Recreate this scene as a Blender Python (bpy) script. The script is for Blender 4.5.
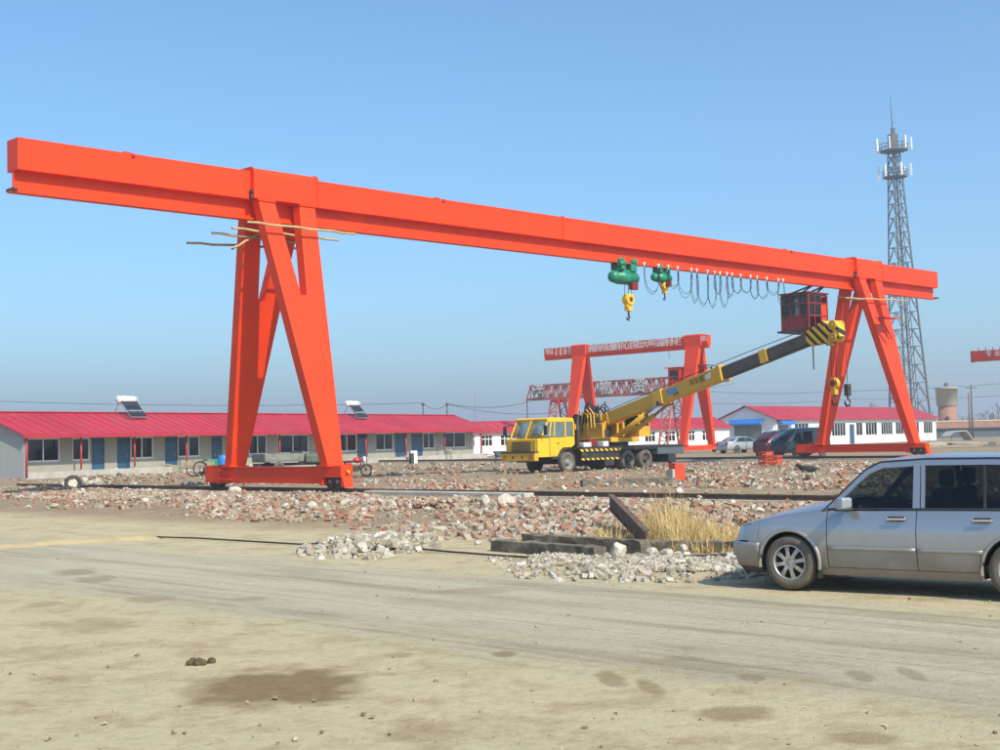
import bpy, bmesh, math, random
import numpy as np
from mathutils import Vector, Matrix, noise
random.seed(7); RNG = np.random.default_rng(7)
for o in list(bpy.data.objects): bpy.data.objects.remove(o)
SC = bpy.context.scene; COL = SC.collection
R = math.radians; PI = math.pi; S2 = math.sqrt(.5)

# ---------------------------------------------------------------- camera
EYE = 1.73; FPX = 1350.0; PITCH = .0471; ROLL = -.0239
cd = bpy.data.cameras.new('camera'); cam = bpy.data.objects.new('camera', cd); COL.objects.link(cam)
cd.sensor_width = 36; cd.lens = 36*FPX/1000; cd.clip_start = .1; cd.clip_end = 9000
CAMROT = Matrix.Rotation(PI/2+PITCH, 3, 'X') @ Matrix.Rotation(ROLL, 3, 'Z')
cam.rotation_euler = CAMROT.to_euler(); cam.location = (0, 0, EYE)
SC.camera = cam
def ray(u, v): return CAMROT @ Vector(((u-500)/FPX, (375-v)/FPX, -1))
def gp(u, v, z=0):                       # photo pixel on the ground
    d = ray(u, v); return Vector((0, 0, EYE)) + d*((z-EYE)/d.z)
def at(u, v, Y):                         # photo pixel at a known distance
    d = ray(u, v); return Vector((0, 0, EYE)) + d*(Y/d.y)

# ---------------------------------------------------------------- light
SUN_EL = R(43); SUN_H = Vector((.60, -.80))
w = bpy.data.worlds.new('World'); SC.world = w; w.use_nodes = True
nt = w.node_tree; nt.nodes.clear()
out = nt.nodes.new('ShaderNodeOutputWorld'); bg = nt.nodes.new('ShaderNodeBackground'); sky = nt.nodes.new('ShaderNodeTexSky')
sky.sky_type = 'NISHITA'; sky.sun_disc = False; sky.sun_elevation = SUN_EL
sky.sun_rotation = math.atan2(SUN_H.x, SUN_H.y)
sky.altitude = 0; sky.air_density = .85; sky.dust_density = 1.75; sky.ozone_density = 6.0
bg.inputs[1].default_value = .15
tn = nt.nodes.new('ShaderNodeMix'); tn.data_type = 'RGBA'; tn.blend_type = 'MULTIPLY'; tn.inputs[0].default_value = 1; tn.inputs[7].default_value = (.84, 1.04, 1.0, 1)
nt.links.new(sky.outputs[0], tn.inputs[6]); nt.links.new(tn.outputs[2], bg.inputs[0]); nt.links.new(bg.outputs[0], out.inputs[0])
sd = bpy.data.lights.new('sun', 'SUN'); sun = bpy.data.objects.new('sun', sd); COL.objects.link(sun)
sd.energy = 3.9; sd.angle = R(.55); sd.color = (1, .93, .80)
sv = Vector((SUN_H.x*math.cos(SUN_EL), SUN_H.y*math.cos(SUN_EL), math.sin(SUN_EL)))
sun.rotation_euler = sv.to_track_quat('Z', 'Y').to_euler(); sun.location = sv*60
SC.view_settings.view_transform = 'Standard'; SC.view_settings.look = 'None'
SC.view_settings.exposure = .5; SC.view_settings.gamma = 1; SC.view_settings.use_curve_mapping = False

# ---------------------------------------------------------------- materials
MATS = {}
def nodes(name):
    m = bpy.data.materials.new(name); m.use_nodes = True; t = m.node_tree; t.nodes.clear()
    o = t.nodes.new('ShaderNodeOutputMaterial'); b = t.nodes.new('ShaderNodeBsdfPrincipled'); t.links.new(b.outputs[0], o.inputs[0])
    MATS[name] = m; return m, t, b, o
def N(t, typ, **kw):
    n = t.nodes.new(typ)
    for k, v in kw.items():
        if isinstance(k, str) and hasattr(n, k): setattr(n, k, v)
    return n
def tex_noise(t, vec, scale, detail=4, rough=.6):
    n = t.nodes.new('ShaderNodeTexNoise'); n.inputs['Scale'].default_value = scale; n.inputs['Detail'].default_value = detail; n.inputs['Roughness'].default_value = rough
    t.links.new(vec, n.inputs['Vector']); return n.outputs['Fac']
def ramp(t, fac, stops):
    r = t.nodes.new('ShaderNodeValToRGB'); e = r.color_ramp.elements
    while len(e) < len(stops): e.new(.5)
    for x, (p, c) in zip(e, stops): x.position = p; x.color = (*c, 1) if len(c) == 3 else c
    t.links.new(fac, r.inputs[0]); return r.outputs[0]
def mixc(t, fac, a, b, mode='MIX'):
    m = t.nodes.new('ShaderNodeMix'); m.data_type = 'RGBA'; m.blend_type = mode
    for s, v in ((m.inputs[0], fac), (m.inputs[6], a), (m.inputs[7], b)):
        if isinstance(v, (int, float)): s.default_value = v
        elif isinstance(v, tuple): s.default_value = (*v, 1)
        else: t.links.new(v, s)
    return m.outputs[2]
def math_(t, op, a, b=0.0, clamp=False):
    m = t.nodes.new('ShaderNodeMath'); m.operation = op; m.use_clamp = clamp
    for s, v in ((m.inputs[0], a), (m.inputs[1], b)):
        if isinstance(v, (int, float)): s.default_value = v
        else: t.links.new(v, s)
    return m.outputs[0]
def mat(name, col, rough=.6, metal=0, var=.12, scale=1.5, bump=0, bscale=30, dirt=None, dirt_amt=.5, dscale=.8, coat=0, spec=.5):
    """painted or plain surface: base colour with patchy tone, dirt that gathers in patches, fine relief"""
    m, t, b, o = nodes(name)
    tc = t.nodes.new('ShaderNodeTexCoord').outputs['Object']
    n1 = tex_noise(t, tc, scale, 5, .65)
    lo = tuple(c*(1-var) for c in col); hi = tuple(min(1, c*(1+var)) for c in col)
    c = ramp(t, n1, [(.3, lo), (.7, hi)])
    rv = math_(t, 'MULTIPLY_ADD', n1, .16); rv.node.inputs[2].default_value = rough-.08
    if dirt:
        n2 = tex_noise(t, tc, dscale, 7, .72)
        f = ramp(t, n2, [(.48, (0, 0, 0)), (.74, (dirt_amt,)*3)])
        c = mixc(t, f, c, dirt)
    t.links.new(c, b.inputs['Base Color']); t.links.new(rv, b.inputs['Roughness'])
    b.inputs['Metallic'].default_value = metal; b.inputs['Specular IOR Level'].default_value = spec
    if coat: b.inputs['Coat Weight'].default_value = coat; b.inputs['Coat Roughness'].default_value = .06
    if bump:
        bp = t.nodes.new('ShaderNodeBump'); bp.inputs['Strength'].default_value = bump; bp.inputs['Distance'].default_value = .02
        t.links.new(tex_noise(t, tc, bscale, 4), bp.inputs['Height']); t.links.new(bp.outputs[0], b.inputs['Normal'])
    return m
def island(name, cols, rough=.9, bump=.5):
    """each loose piece of the mesh takes its own tone"""
    m, t, b, o = nodes(name)
    g = t.nodes.new('ShaderNodeNewGeometry'); tc = t.nodes.new('ShaderNodeTexCoord').outputs['Object']
    k = len(cols); c = ramp(t, g.outputs['Random Per Island'], [(i/k, c) for i, c in enumerate(cols)]); c.node.color_ramp.interpolation = 'CONSTANT'
    n = tex_noise(t, tc, 9, 5); c = mixc(t, .55, c, ramp(t, n, [(.25, (.45,)*3), (.7, (1,)*3)]), 'MULTIPLY')
    t.links.new(c, b.inputs['Base Color']); b.inputs['Roughness'].default_value = rough
    bp = t.nodes.new('ShaderNodeBump'); bp.inputs['Strength'].default_value = bump; bp.inputs['Distance'].default_value = .02
    t.links.new(tex_noise(t, tc, 40, 3), bp.inputs['Height']); t.links.new(bp.outputs[0], b.inputs['Normal'])
    return m
def glass(name, tint, rough=.03, see=.6):
    m, t, b, o = nodes(name); t.nodes.remove(b)
    tr = t.nodes.new('ShaderNodeBsdfTransparent'); tr.inputs[0].default_value = (*tint, 1)
    gl = t.nodes.new('ShaderNodeBsdfGlossy'); gl.inputs['Roughness'].default_value = rough
    fr = t.nodes.new('ShaderNodeFresnel'); fr.inputs[0].default_value = 1.5
    mx = t.nodes.new('ShaderNodeMixShader'); t.links.new(fr.outputs[0], mx.inputs[0]); t.links.new(tr.outputs[0], mx.inputs[1]); t.links.new(gl.outputs[0], mx.inputs[2])
    t.links.new(mx.outputs[0], o.inputs[0]); return m

RUSTY = (.20, .07, .03)
mat('crane_red', (.77, .047, .003), .5, var=.12, scale=.35, dirt=(.42, .045, .012), dirt_amt=.40, dscale=.5, bump=.05, bscale=3, spec=.28)
mat('crane_red_old', (.58, .032, .006), .5, var=.16, scale=.5, dirt=(.30, .05, .03), dirt_amt=.5, dscale=.6)
mat('truss_red', (.50, .16, .125), .65, var=.25, scale=1.2, dirt=(.24, .12, .08), dirt_amt=.6)
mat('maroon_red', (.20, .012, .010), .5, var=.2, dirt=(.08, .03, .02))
mat('yellow', (.84, .48, .012), .45, var=.10, scale=.7, dirt=(.34, .21, .06), dirt_amt=.55, dscale=1.4)
mat('yellow_worn', (.66, .36, .015), .55, var=.2, scale=1.2, dirt=(.22, .13, .05), dirt_amt=.6)
mat('boom_yellow', (.66, .37, .012), .5, var=.12, scale=.8, dirt=(.32, .2, .05), dirt_amt=.5)
mat('boom_grey', (.075, .068, .055), .55, var=.35, scale=1.1, dirt=(.16, .13, .09), dirt_amt=.6)
mat('black_paint', (.022, .021, .020), .55, var=.3, dirt=(.10, .085, .065), dirt_amt=.5)
mat('hazard_black', (.03, .028, .02), .6, var=.2)
mat('rubber', (.030, .028, .026), .85, var=.3, dirt=(.17, .14, .10), dirt_amt=.7, dscale=2.5)
mat('dusty_rubber', (.105, .092, .072), .92, var=.3, scale=4, dirt=(.20, .17, .12), dirt_amt=.8, dscale=3)
mat('steel', (.32, .31, .30), .4, .7, var=.2, dirt=RUSTY, dirt_amt=.4)
mat('dark_steel', (.06, .055, .05), .6, .4, var=.3, dirt=RUSTY, dirt_amt=.5)
mat('rusty_steel', (.13, .085, .058), .85, .1, var=.4, scale=5, dirt=(.15, .08, .045), dirt_amt=.7, dscale=3, bump=.4, bscale=40)
mat('rail_top', (.42, .36, .30), .4, .6, var=.2, scale=3)
mat('tower_steel', (.095, .10, .105), .7, .1, var=.15)
mat('galvanised', (.19, .20, .21), .6, .1, var=.15)
mat('cable', (.020, .020, .022), .7, var=.1)
mat('green_paint', (.012, .22, .12), .4, var=.18, scale=2.5, dirt=(.03, .08, .05), dirt_amt=.5)
mat('bamboo', (.46, .34, .16), .7, var=.25, scale=4, dirt=(.22, .15, .07))
mat('concrete', (.44, .41, .35), .9, var=.16, scale=1.2, bump=.35, bscale=18, dirt=(.26, .22, .16), dirt_amt=.6)
mat('wall_tan', (.34, .315, .255), .92, var=.10, scale=.6, bump=.15, bscale=15, dirt=(.25, .22, .17), dirt_amt=.5, dscale=.5)
mat('wall_gable', (.34, .35, .34), .92, var=.08, scale=.5, bump=.1, bscale=12, dirt=(.26, .25, .22), dirt_amt=.4)
mat('wall_white', (.80, .80, .79), .85, var=.04, scale=.5, dirt=(.60, .57, .52), dirt_amt=.3, dscale=.4)
mat('roof_red', (.43, .018, .036), .55, var=.16, scale=.3, dirt=(.36, .07, .07), dirt_amt=.55, dscale=.35)
mat('post_red', (.42, .028, .030), .5, var=.15, dirt=(.25, .05, .04))
mat('door_blue', (.018, .085, .155), .5, var=.2, dirt=(.06, .10, .13))
mat('awning_blue', (.015, .16, .50), .5, var=.12)
mat('frame_white', (.78, .78, .76), .5, var=.05)
mat('shutter', (.20, .22, .20), .55, .2, var=.2)
mat('curtain', (.20, .20, .17), .9, var=.4, scale=3)
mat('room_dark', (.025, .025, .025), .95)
mat('solar_tube', (.020, .030, .050), .18, var=.3, spec=.9)
mat('tank_white', (.75, .76, .70), .4, var=.06)
mat('wood_old', (.13, .108, .078), .9, var=.45, scale=6, bump=.8, bscale=25, dirt=(.33, .27, .19), dirt_amt=.9, dscale=2.6)
mat('wood_pale', (.30, .24, .16), .9, var=.25, scale=3, bump=.3, bscale=25)
mat('brick_far', (.34, .16, .10), .9, var=.2, scale=.8)
mat('plaster_far', (.50, .42, .28), .9, var=.10, scale=.5)
mat('shed_far', (.075, .09, .105), .8, var=.2, scale=.4)
mat('sand', (.44, .33, .17), 1, var=.2, scale=2, bump=.6, bscale=14)
mat('earth', (.30, .235, .155), 1, var=.2, scale=1.5, bump=.6, bscale=12)
mat('stone_pale', (.52, .47, .385), .95, var=.18, scale=4, bump=.7, bscale=14, dirt=(.40, .33, .24), dirt_amt=.5, dscale=3)
mat('grass_dry', (.55, .40, .17), .9, var=.25, scale=1.5)
mat('bark_far', (.13, .11, .095), 1, var=.2)
mat('brush_far', (.17, .14, .105), 1, var=.3, scale=.3)
mat('drum_blue', (.03, .20, .58), .4, var=.1)
mat('army_green', (.085, .115, .085), .6, var=.25, scale=2, dirt=(.20, .17, .12), dirt_amt=.6)
mat('tarp_grey', (.20, .20, .17), .85, var=.3, scale=3)
mat('bike_red', (.50, .02, .02), .35, var=.1)
mat('white_plastic', (.70, .70, .68), .5, var=.1)
mat('fur_black', (.015, .014, .013), .8, var=.3, scale=8)
mat('fur_white', (.62, .58, .52), .9, var=.1, scale=8)
mat('white_text', (.82, .80, .76), .6, var=.06)
mat('black_text', (.03, .03, .03), .6)
mat('badge_blue', (.10, .26, .55), .4, var=.3, scale=6)
mat('maroon_car', (.10, .008, .016), .25, .2, var=.1, coat=.6, dirt=(.14, .08, .06), dirt_amt=.3)
mat('dark_green_car', (.012, .030, .034), .25, .2, var=.1, coat=.6, dirt=(.09, .09, .08), dirt_amt=.4)
mat('silver_far', (.42, .43, .45), .3, .5, var=.06, coat=.5)
mat('chrome', (.75, .75, .76), .12, 1, var=.03)
mat('alloy', (.48, .46, .43), .4, .7, var=.12, dirt=(.20, .16, .11), dirt_amt=.75, dscale=6)
mat('black_trim', (.02, .02, .021), .5, var=.2, dirt=(.10, .085, .065), dirt_amt=.4)
mat('cabin_cloth', (.05, .05, .055), .9, var=.2)
mat('lamp_red', (.35, .01, .01), .2, var=.1)
mat('lamp_amber', (.75, .25, .02), .25)
mat('cloth_pale', (.55, .55, .52), .9, var=.2, scale=5)
mat('orange_bin', (.56, .060, .020), .55, var=.15, dirt=(.25, .07, .04))
mat('dung', (.10, .075, .035), 1, var=.4, scale=20, bump=.8, bscale=40)
glass('car_glass', (.20, .22, .21)); glass('pane_glass', (.34, .38, .37), .02); glass('screen_glass', (.62, .70, .68), .02); glass('lamp_glass', (.85, .88, .92), .04)

mat('truck_glass', (.10, .15, .16), .08, var=.3, scale=2, spec=1.0)
mat('headlamp', (.30, .33, .36), .18, .3, var=.1, coat=1)
mat('mirror_silver', (.30, .32, .35), .4, .3, var=.05, coat=.6)
def m_silver():                           # dusty silver paint, road dirt thrown up on the sills
    m, t, b, o = nodes('silver')
    tc = t.nodes.new('ShaderNodeTexCoord').outputs['Object']
    sp = t.nodes.new('ShaderNodeSeparateXYZ'); t.links.new(tc, sp.inputs[0])
    n = tex_noise(t, tc, 2.2, 6, .7); n2 = tex_noise(t, tc, 600, 1, .5)
    base = mixc(t, n2, (.40, .42, .45), (.46, .48, .51))
    h = math_(t, 'SUBTRACT', math_(t, 'ADD', math_(t, 'MULTIPLY', n, .55), .40), sp.outputs[2])
    f = math_(t, 'MULTIPLY', h, 2.1, True)
    f = math_(t, 'ADD', math_(t, 'MULTIPLY', f, .85), math_(t, 'MULTIPLY', n, .10), True)
    t.links.new(mixc(t, f, base, (.235, .18, .12)), b.inputs['Base Color'])
    t.links.new(math_(t, 'MULTIPLY_ADD', f, .45), b.inputs['Roughness']); b.inputs['Roughness'].links[0].from_node.inputs[2].default_value = .26
    t.links.new(math_(t, 'MULTIPLY_ADD', f, -.75), b.inputs['Metallic']); b.inputs['Metallic'].links[0].from_node.inputs[2].default_value = .78
    t.links.new(math_(t, 'SUBTRACT', .6, f, True), b.inputs['Coat Weight']); b.inputs['Coat Roughness'].default_value = .10
m_silver()
def m_hazard(name, a, bcol, period, axis=(1, 0, 1)):
    m, t, b, o = nodes(name)
    tc = t.nodes.new('ShaderNodeTexCoord').outputs['Object']; sp = t.nodes.new('ShaderNodeSeparateXYZ'); t.links.new(tc, sp.inputs[0])
    s = math_(t, 'ADD', math_(t, 'MULTIPLY', sp.outputs[0], axis[0]), math_(t, 'ADD', math_(t, 'MULTIPLY', sp.outputs[1], axis[1]), math_(t, 'MULTIPLY', sp.outputs[2], axis[2])))
    k = math_(t, 'GREATER_THAN', math_(t, 'FRACT', math_(t, 'DIVIDE', s, period)), .5)
    c = mixc(t, k, a, bcol); n = tex_noise(t, tc, 3, 5)
    c = mixc(t, .5, c, ramp(t, n, [(.3, (.6,)*3), (.7, (1,)*3)]), 'MULTIPLY')
    t.links.new(c, b.inputs['Base Color']); b.inputs['Roughness'].default_value = .6
m_hazard('hazard', (.80, .48, .02), (.02, .02, .018), .36)
m_hazard('hazard_head', (.84, .50, .02), (.02, .02, .018), .40, (.9, .3, 1))
island('rubble_mix', [(.36, .17, .105), (.42, .34, .24), (.40, .22, .145), (.35, .27, .185), (.49, .42, .33), (.33, .155, .10), (.38, .30, .21), (.43, .26, .18), (.31, .24, .165), (.54, .48, .40), (.36, .28, .195), (.41, .31, .215)])
island('clod_mix', [(.30, .215, .135), (.36, .27, .18), (.26, .185, .115), (.40, .31, .21), (.33, .245, .16), (.46, .39, .29)])
island('gravel_mix', [(.48, .43, .35), (.40, .34, .26), (.54, .49, .41), (.36, .29, .21), (.46, .40, .32), (.34, .28, .21), (.58, .54, .46), (.40, .33, .24)])
island('yard_mix', [(.36, .28, .19), (.40, .17, .10), (.46, .40, .31), (.30, .23, .15), (.54, .50, .43), (.34, .26, .17), (.37, .14, .08)])

# ---------------------------------------------------------------- builders
class MB:
    def __init__(s): s.v = []; s.f = []; s.m = []; s.s = []
    def add(s, vs, fs, mi=0, sm=False):
        k = len(s.v); s.v += [tuple(p) for p in vs]
        for f in fs: s.f.append(tuple(i+k for i in f)); s.m.append(mi); s.s.append(sm)
        return s
    def box(s, c, d, mi=0, M=None):
        x, y, z = (k/2 for k in d)
        vs = [Vector((a*x, b*y, e*z)) for a in (-1, 1) for b in (-1, 1) for e in (-1, 1)]
        vs = [((M @ p) if M else p)+Vector(c) for p in vs]
        return s.add(vs, [(0, 1, 3, 2), (4, 6, 7, 5), (0, 4, 5, 1), (2, 3, 7, 6), (0, 2, 6, 4), (1, 5, 7, 3)], mi)
    def bx(s, a, b, mi=0): return s.box([(p+q)/2 for p, q in zip(a, b)], [abs(q-p) for p, q in zip(a, b)], mi)
    def frame(s, p0, p1, up=(0, 0, 1)):
        p0, p1 = Vector(p0), Vector(p1); z = (p1-p0).normalized(); u = Vector(up)
        if abs(z.dot(u)) > .98: u = Vector((1, 0, 0)) if abs(z.x) < .9 else Vector((0, 1, 0))
        x = u.cross(z).normalized(); y = z.cross(x); return p0, p1, x, y
    def bar(s, p0, p1, w, h=None, mi=0, w1=None, h1=None, up=(0, 0, 1)):   # square bar from p0 to p1, may taper
        h = h or w; w1 = w1 or w; h1 = h1 or h; p0, p1, x, y = s.frame(p0, p1, up)
        vs = [p0-x*w/2-y*h/2, p0+x*w/2-y*h/2, p0+x*w/2+y*h/2, p0-x*w/2+y*h/2, p1-x*w1/2-y*h1/2, p1+x*w1/2-y*h1/2, p1+x*w1/2+y*h1/2, p1-x*w1/2+y*h1/2]
        return s.add(vs, [(3, 2, 1, 0), (4, 5, 6, 7), (0, 1, 5, 4), (1, 2, 6, 5), (2, 3, 7, 6), (3, 0, 4, 7)], mi)
    def tube(s, p0, p1, r, n=10, mi=0, r1=None, cap=True):
        r1 = r if r1 is None else r1; p0, p1, x, y = s.frame(p0, p1); k = len(s.v); vs = []
        for p, q in ((p0, r), (p1, r1)):
            vs += [p+(x*math.cos(2*PI*i/n)+y*math.sin(2*PI*i/n))*q for i in range(n)]
        s.add(vs, [(i, (i+1) % n, n+(i+1) % n, n+i) for i in range(n)], mi, True)
        if cap: s.f += [tuple(k+i for i in reversed(range(n))), tuple(k+n+i for i in range(n))]; s.m += [mi]*2; s.s += [False]*2
        return s
    def path(s, pts, r, n=5, mi=0):
        pts = [Vector(p) for p in pts]; vs = []; L = len(pts)
        for i, p in enumerate(pts):
            d = (pts[min(i+1, L-1)]-pts[max(i-1, 0)]); _, _, x, y = s.frame(p, p+d)
            vs += [p+(x*math.cos(2*PI*j/n)+y*math.sin(2*PI*j/n))*r for j in range(n)]
        return s.add(vs, [(i*n+j, i*n+(j+1) % n, (i+1)*n+(j+1) % n, (i+1)*n+j) for i in range(L-1) for j in range(n)], mi, True)
    def lathe(s, prof, c=(0, 0, 0), axis='y', n=20, mi=0, sm=True):    # prof: (radius, along)
        vs = []
        for r, a in prof:
            for i in range(n):
                q = 2*PI*i/n; u, v_ = r*math.cos(q), r*math.sin(q)
                p = (u, a, v_) if axis == 'y' else (u, v_, a) if axis == 'z' else (a, u, v_)
                vs.append(tuple(k+l for k, l in zip(p, c)))
        return s.add(vs, [(i*n+j, i*n+(j+1) % n, (i+1)*n+(j+1) % n, (i+1)*n+j) for i in range(len(prof)-1) for j in range(n)], mi, sm)
    def prism(s, poly, f0, f1, mi=0, sm=False):        # poly: 2d points, f0/f1 map a 2d point to each end
        n = len(poly); vs = [f0(p) for p in poly]+[f1(p) for p in poly]
        return s.add(vs, [tuple(range(n)), tuple(reversed(range(n, 2*n)))]+[(i, n+i, n+(i+1) % n, (i+1) % n) for i in range(n)], mi, sm)
    def grid(s, rows, mi=0, sm=True, close=False):
        m = len(rows[0]); vs = [p for r in rows for p in r]
        return s.add(vs, [(i*m+j, i*m+j+1, (i+1)*m+j+1, (i+1)*m+j) for i in range(len(rows)-1) for j in range(m-1)], mi, sm)
    def build(s, name, mats, parent=None, bev=0, thick=0, label=None, kind=None, seg=2):
        me = bpy.data.meshes.new(name); me.from_pydata(s.v, [], s.f)
        for m in ([mats] if isinstance(mats, str) else mats): me.materials.append(MATS[m])
        me.polygons.foreach_set('material_index', s.m); me.polygons.foreach_set('use_smooth', s.s)
        b = bmesh.new(); b.from_mesh(me); bmesh.ops.recalc_face_normals(b, faces=b.faces); b.to_mesh(me); b.free()
        me.update(); o = bpy.data.objects.new(name, me); COL.objects.link(o)
        if parent: o.parent = parent
        if thick:
            k = o.modifiers.new('t', 'SOLIDIFY'); k.thickness = thick; k.offset = 0
        if bev:
            k = o.modifiers.new('b', 'BEVEL'); k.width = bev; k.segments = seg; k.limit_method = 'ANGLE'; k.angle_limit = R(40)
        if label: o['label'] = label
        if kind: o['kind'] = kind
        return o
def tag(o, label, cat, group=None):
    o['label'] = label; o['category'] = cat
    if group: o['group'] = group
    return o
def thing(name, label, cat, loc=(0, 0, 0), rz=0, group=None):
    o = bpy.data.objects.new(name, None); COL.objects.link(o); o.location = loc; o.rotation_euler = (0, 0, rz); o.empty_display_size = .2
    return tag(o, label, cat, group)
def copy_tree(o, parent=None):
    c = o.copy(); COL.objects.link(c); c.parent = parent
    for ch in [x for x in o.children]: copy_tree(ch, c)
    return c
def part(name, m, parent, fn, **kw):
    b = MB(); fn(b); return b.build(name, m, parent, **kw)
def boxp(name, m, parent, a, b_, **kw): return MB().bx(a, b_).build(name, m, parent, **kw)
def text(name, body, m, parent, origin, right, up, size, align='CENTER', squash=1.0, bold=0.0):
    cu = bpy.data.curves.new(name, 'FONT'); cu.body = body; cu.size = size; cu.align_x = align; cu.align_y = 'CENTER'; cu.extrude = .004; cu.offset = bold; cu.resolution_u = 2
    o = bpy.data.objects.new(name, cu); COL.objects.link(o); bpy.context.view_layer.update()
    me = bpy.data.meshes.new_from_object(o.evaluated_get(bpy.context.evaluated_depsgraph_get()))
    bpy.data.objects.remove(o); me.materials.clear(); me.materials.append(MATS[m])
    q = bpy.data.objects.new(name, me); COL.objects.link(q); q.parent = parent
    r, u = Vector(right).normalized()*squash, Vector(up).normalized(); n = r.cross(u).normalized()
    q.matrix_local = Matrix(((r.x, u.x, n.x, origin[0]), (r.y, u.y, n.y, origin[1]), (r.z, u.z, n.z, origin[2]), (0, 0, 0, 1)))
    return q
HAZE = .0009
GD = Vector((S2, S2, 0)); RD = Vector((-S2, S2, 0)); ZU = Vector((0, 0, 1))
def gt(g, t, z=0): return GD*g + RD*t + ZU*z
def sstep(a, b, x):
    x = min(1, max(0, (x-a)/(b-a))); return x*x*(3-2*x)
def terrain(x, y):
    g = (x+y)*S2; t = (y-x)*S2
    n = noise.fractal(Vector((x*.16, y*.16, 3.1)), .8, 2.1, 4); n2 = noise.noise(Vector((x*.9, y*.9, 1.7)))
    e = 15.2+sstep(15, 45, t)*4.5+noise.noise(Vector((t*.22, 0, 9)))*.8          # edge of the rubble
    rub = sstep(e, e+2.6, g)*(1-sstep(26.0, 27.9, g))
    yard = sstep(31.0, 33.5, g)*(1-sstep(66, 69.5, g)*.9)*(1-sstep(72, 90, g))
    far = 1-sstep(60, 85, y)
    return rub*max(-.02, .06+n*.12+n2*.04) + yard*max(-.03, .03+n*.08+n2*.02)*(.35+.65*far) + .012*n2*(1-rub)*(1-sstep(60, 120, y)) - .004
def on(p, dz=0): return Vector((p[0], p[1], terrain(p[0], p[1])+dz))
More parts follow.
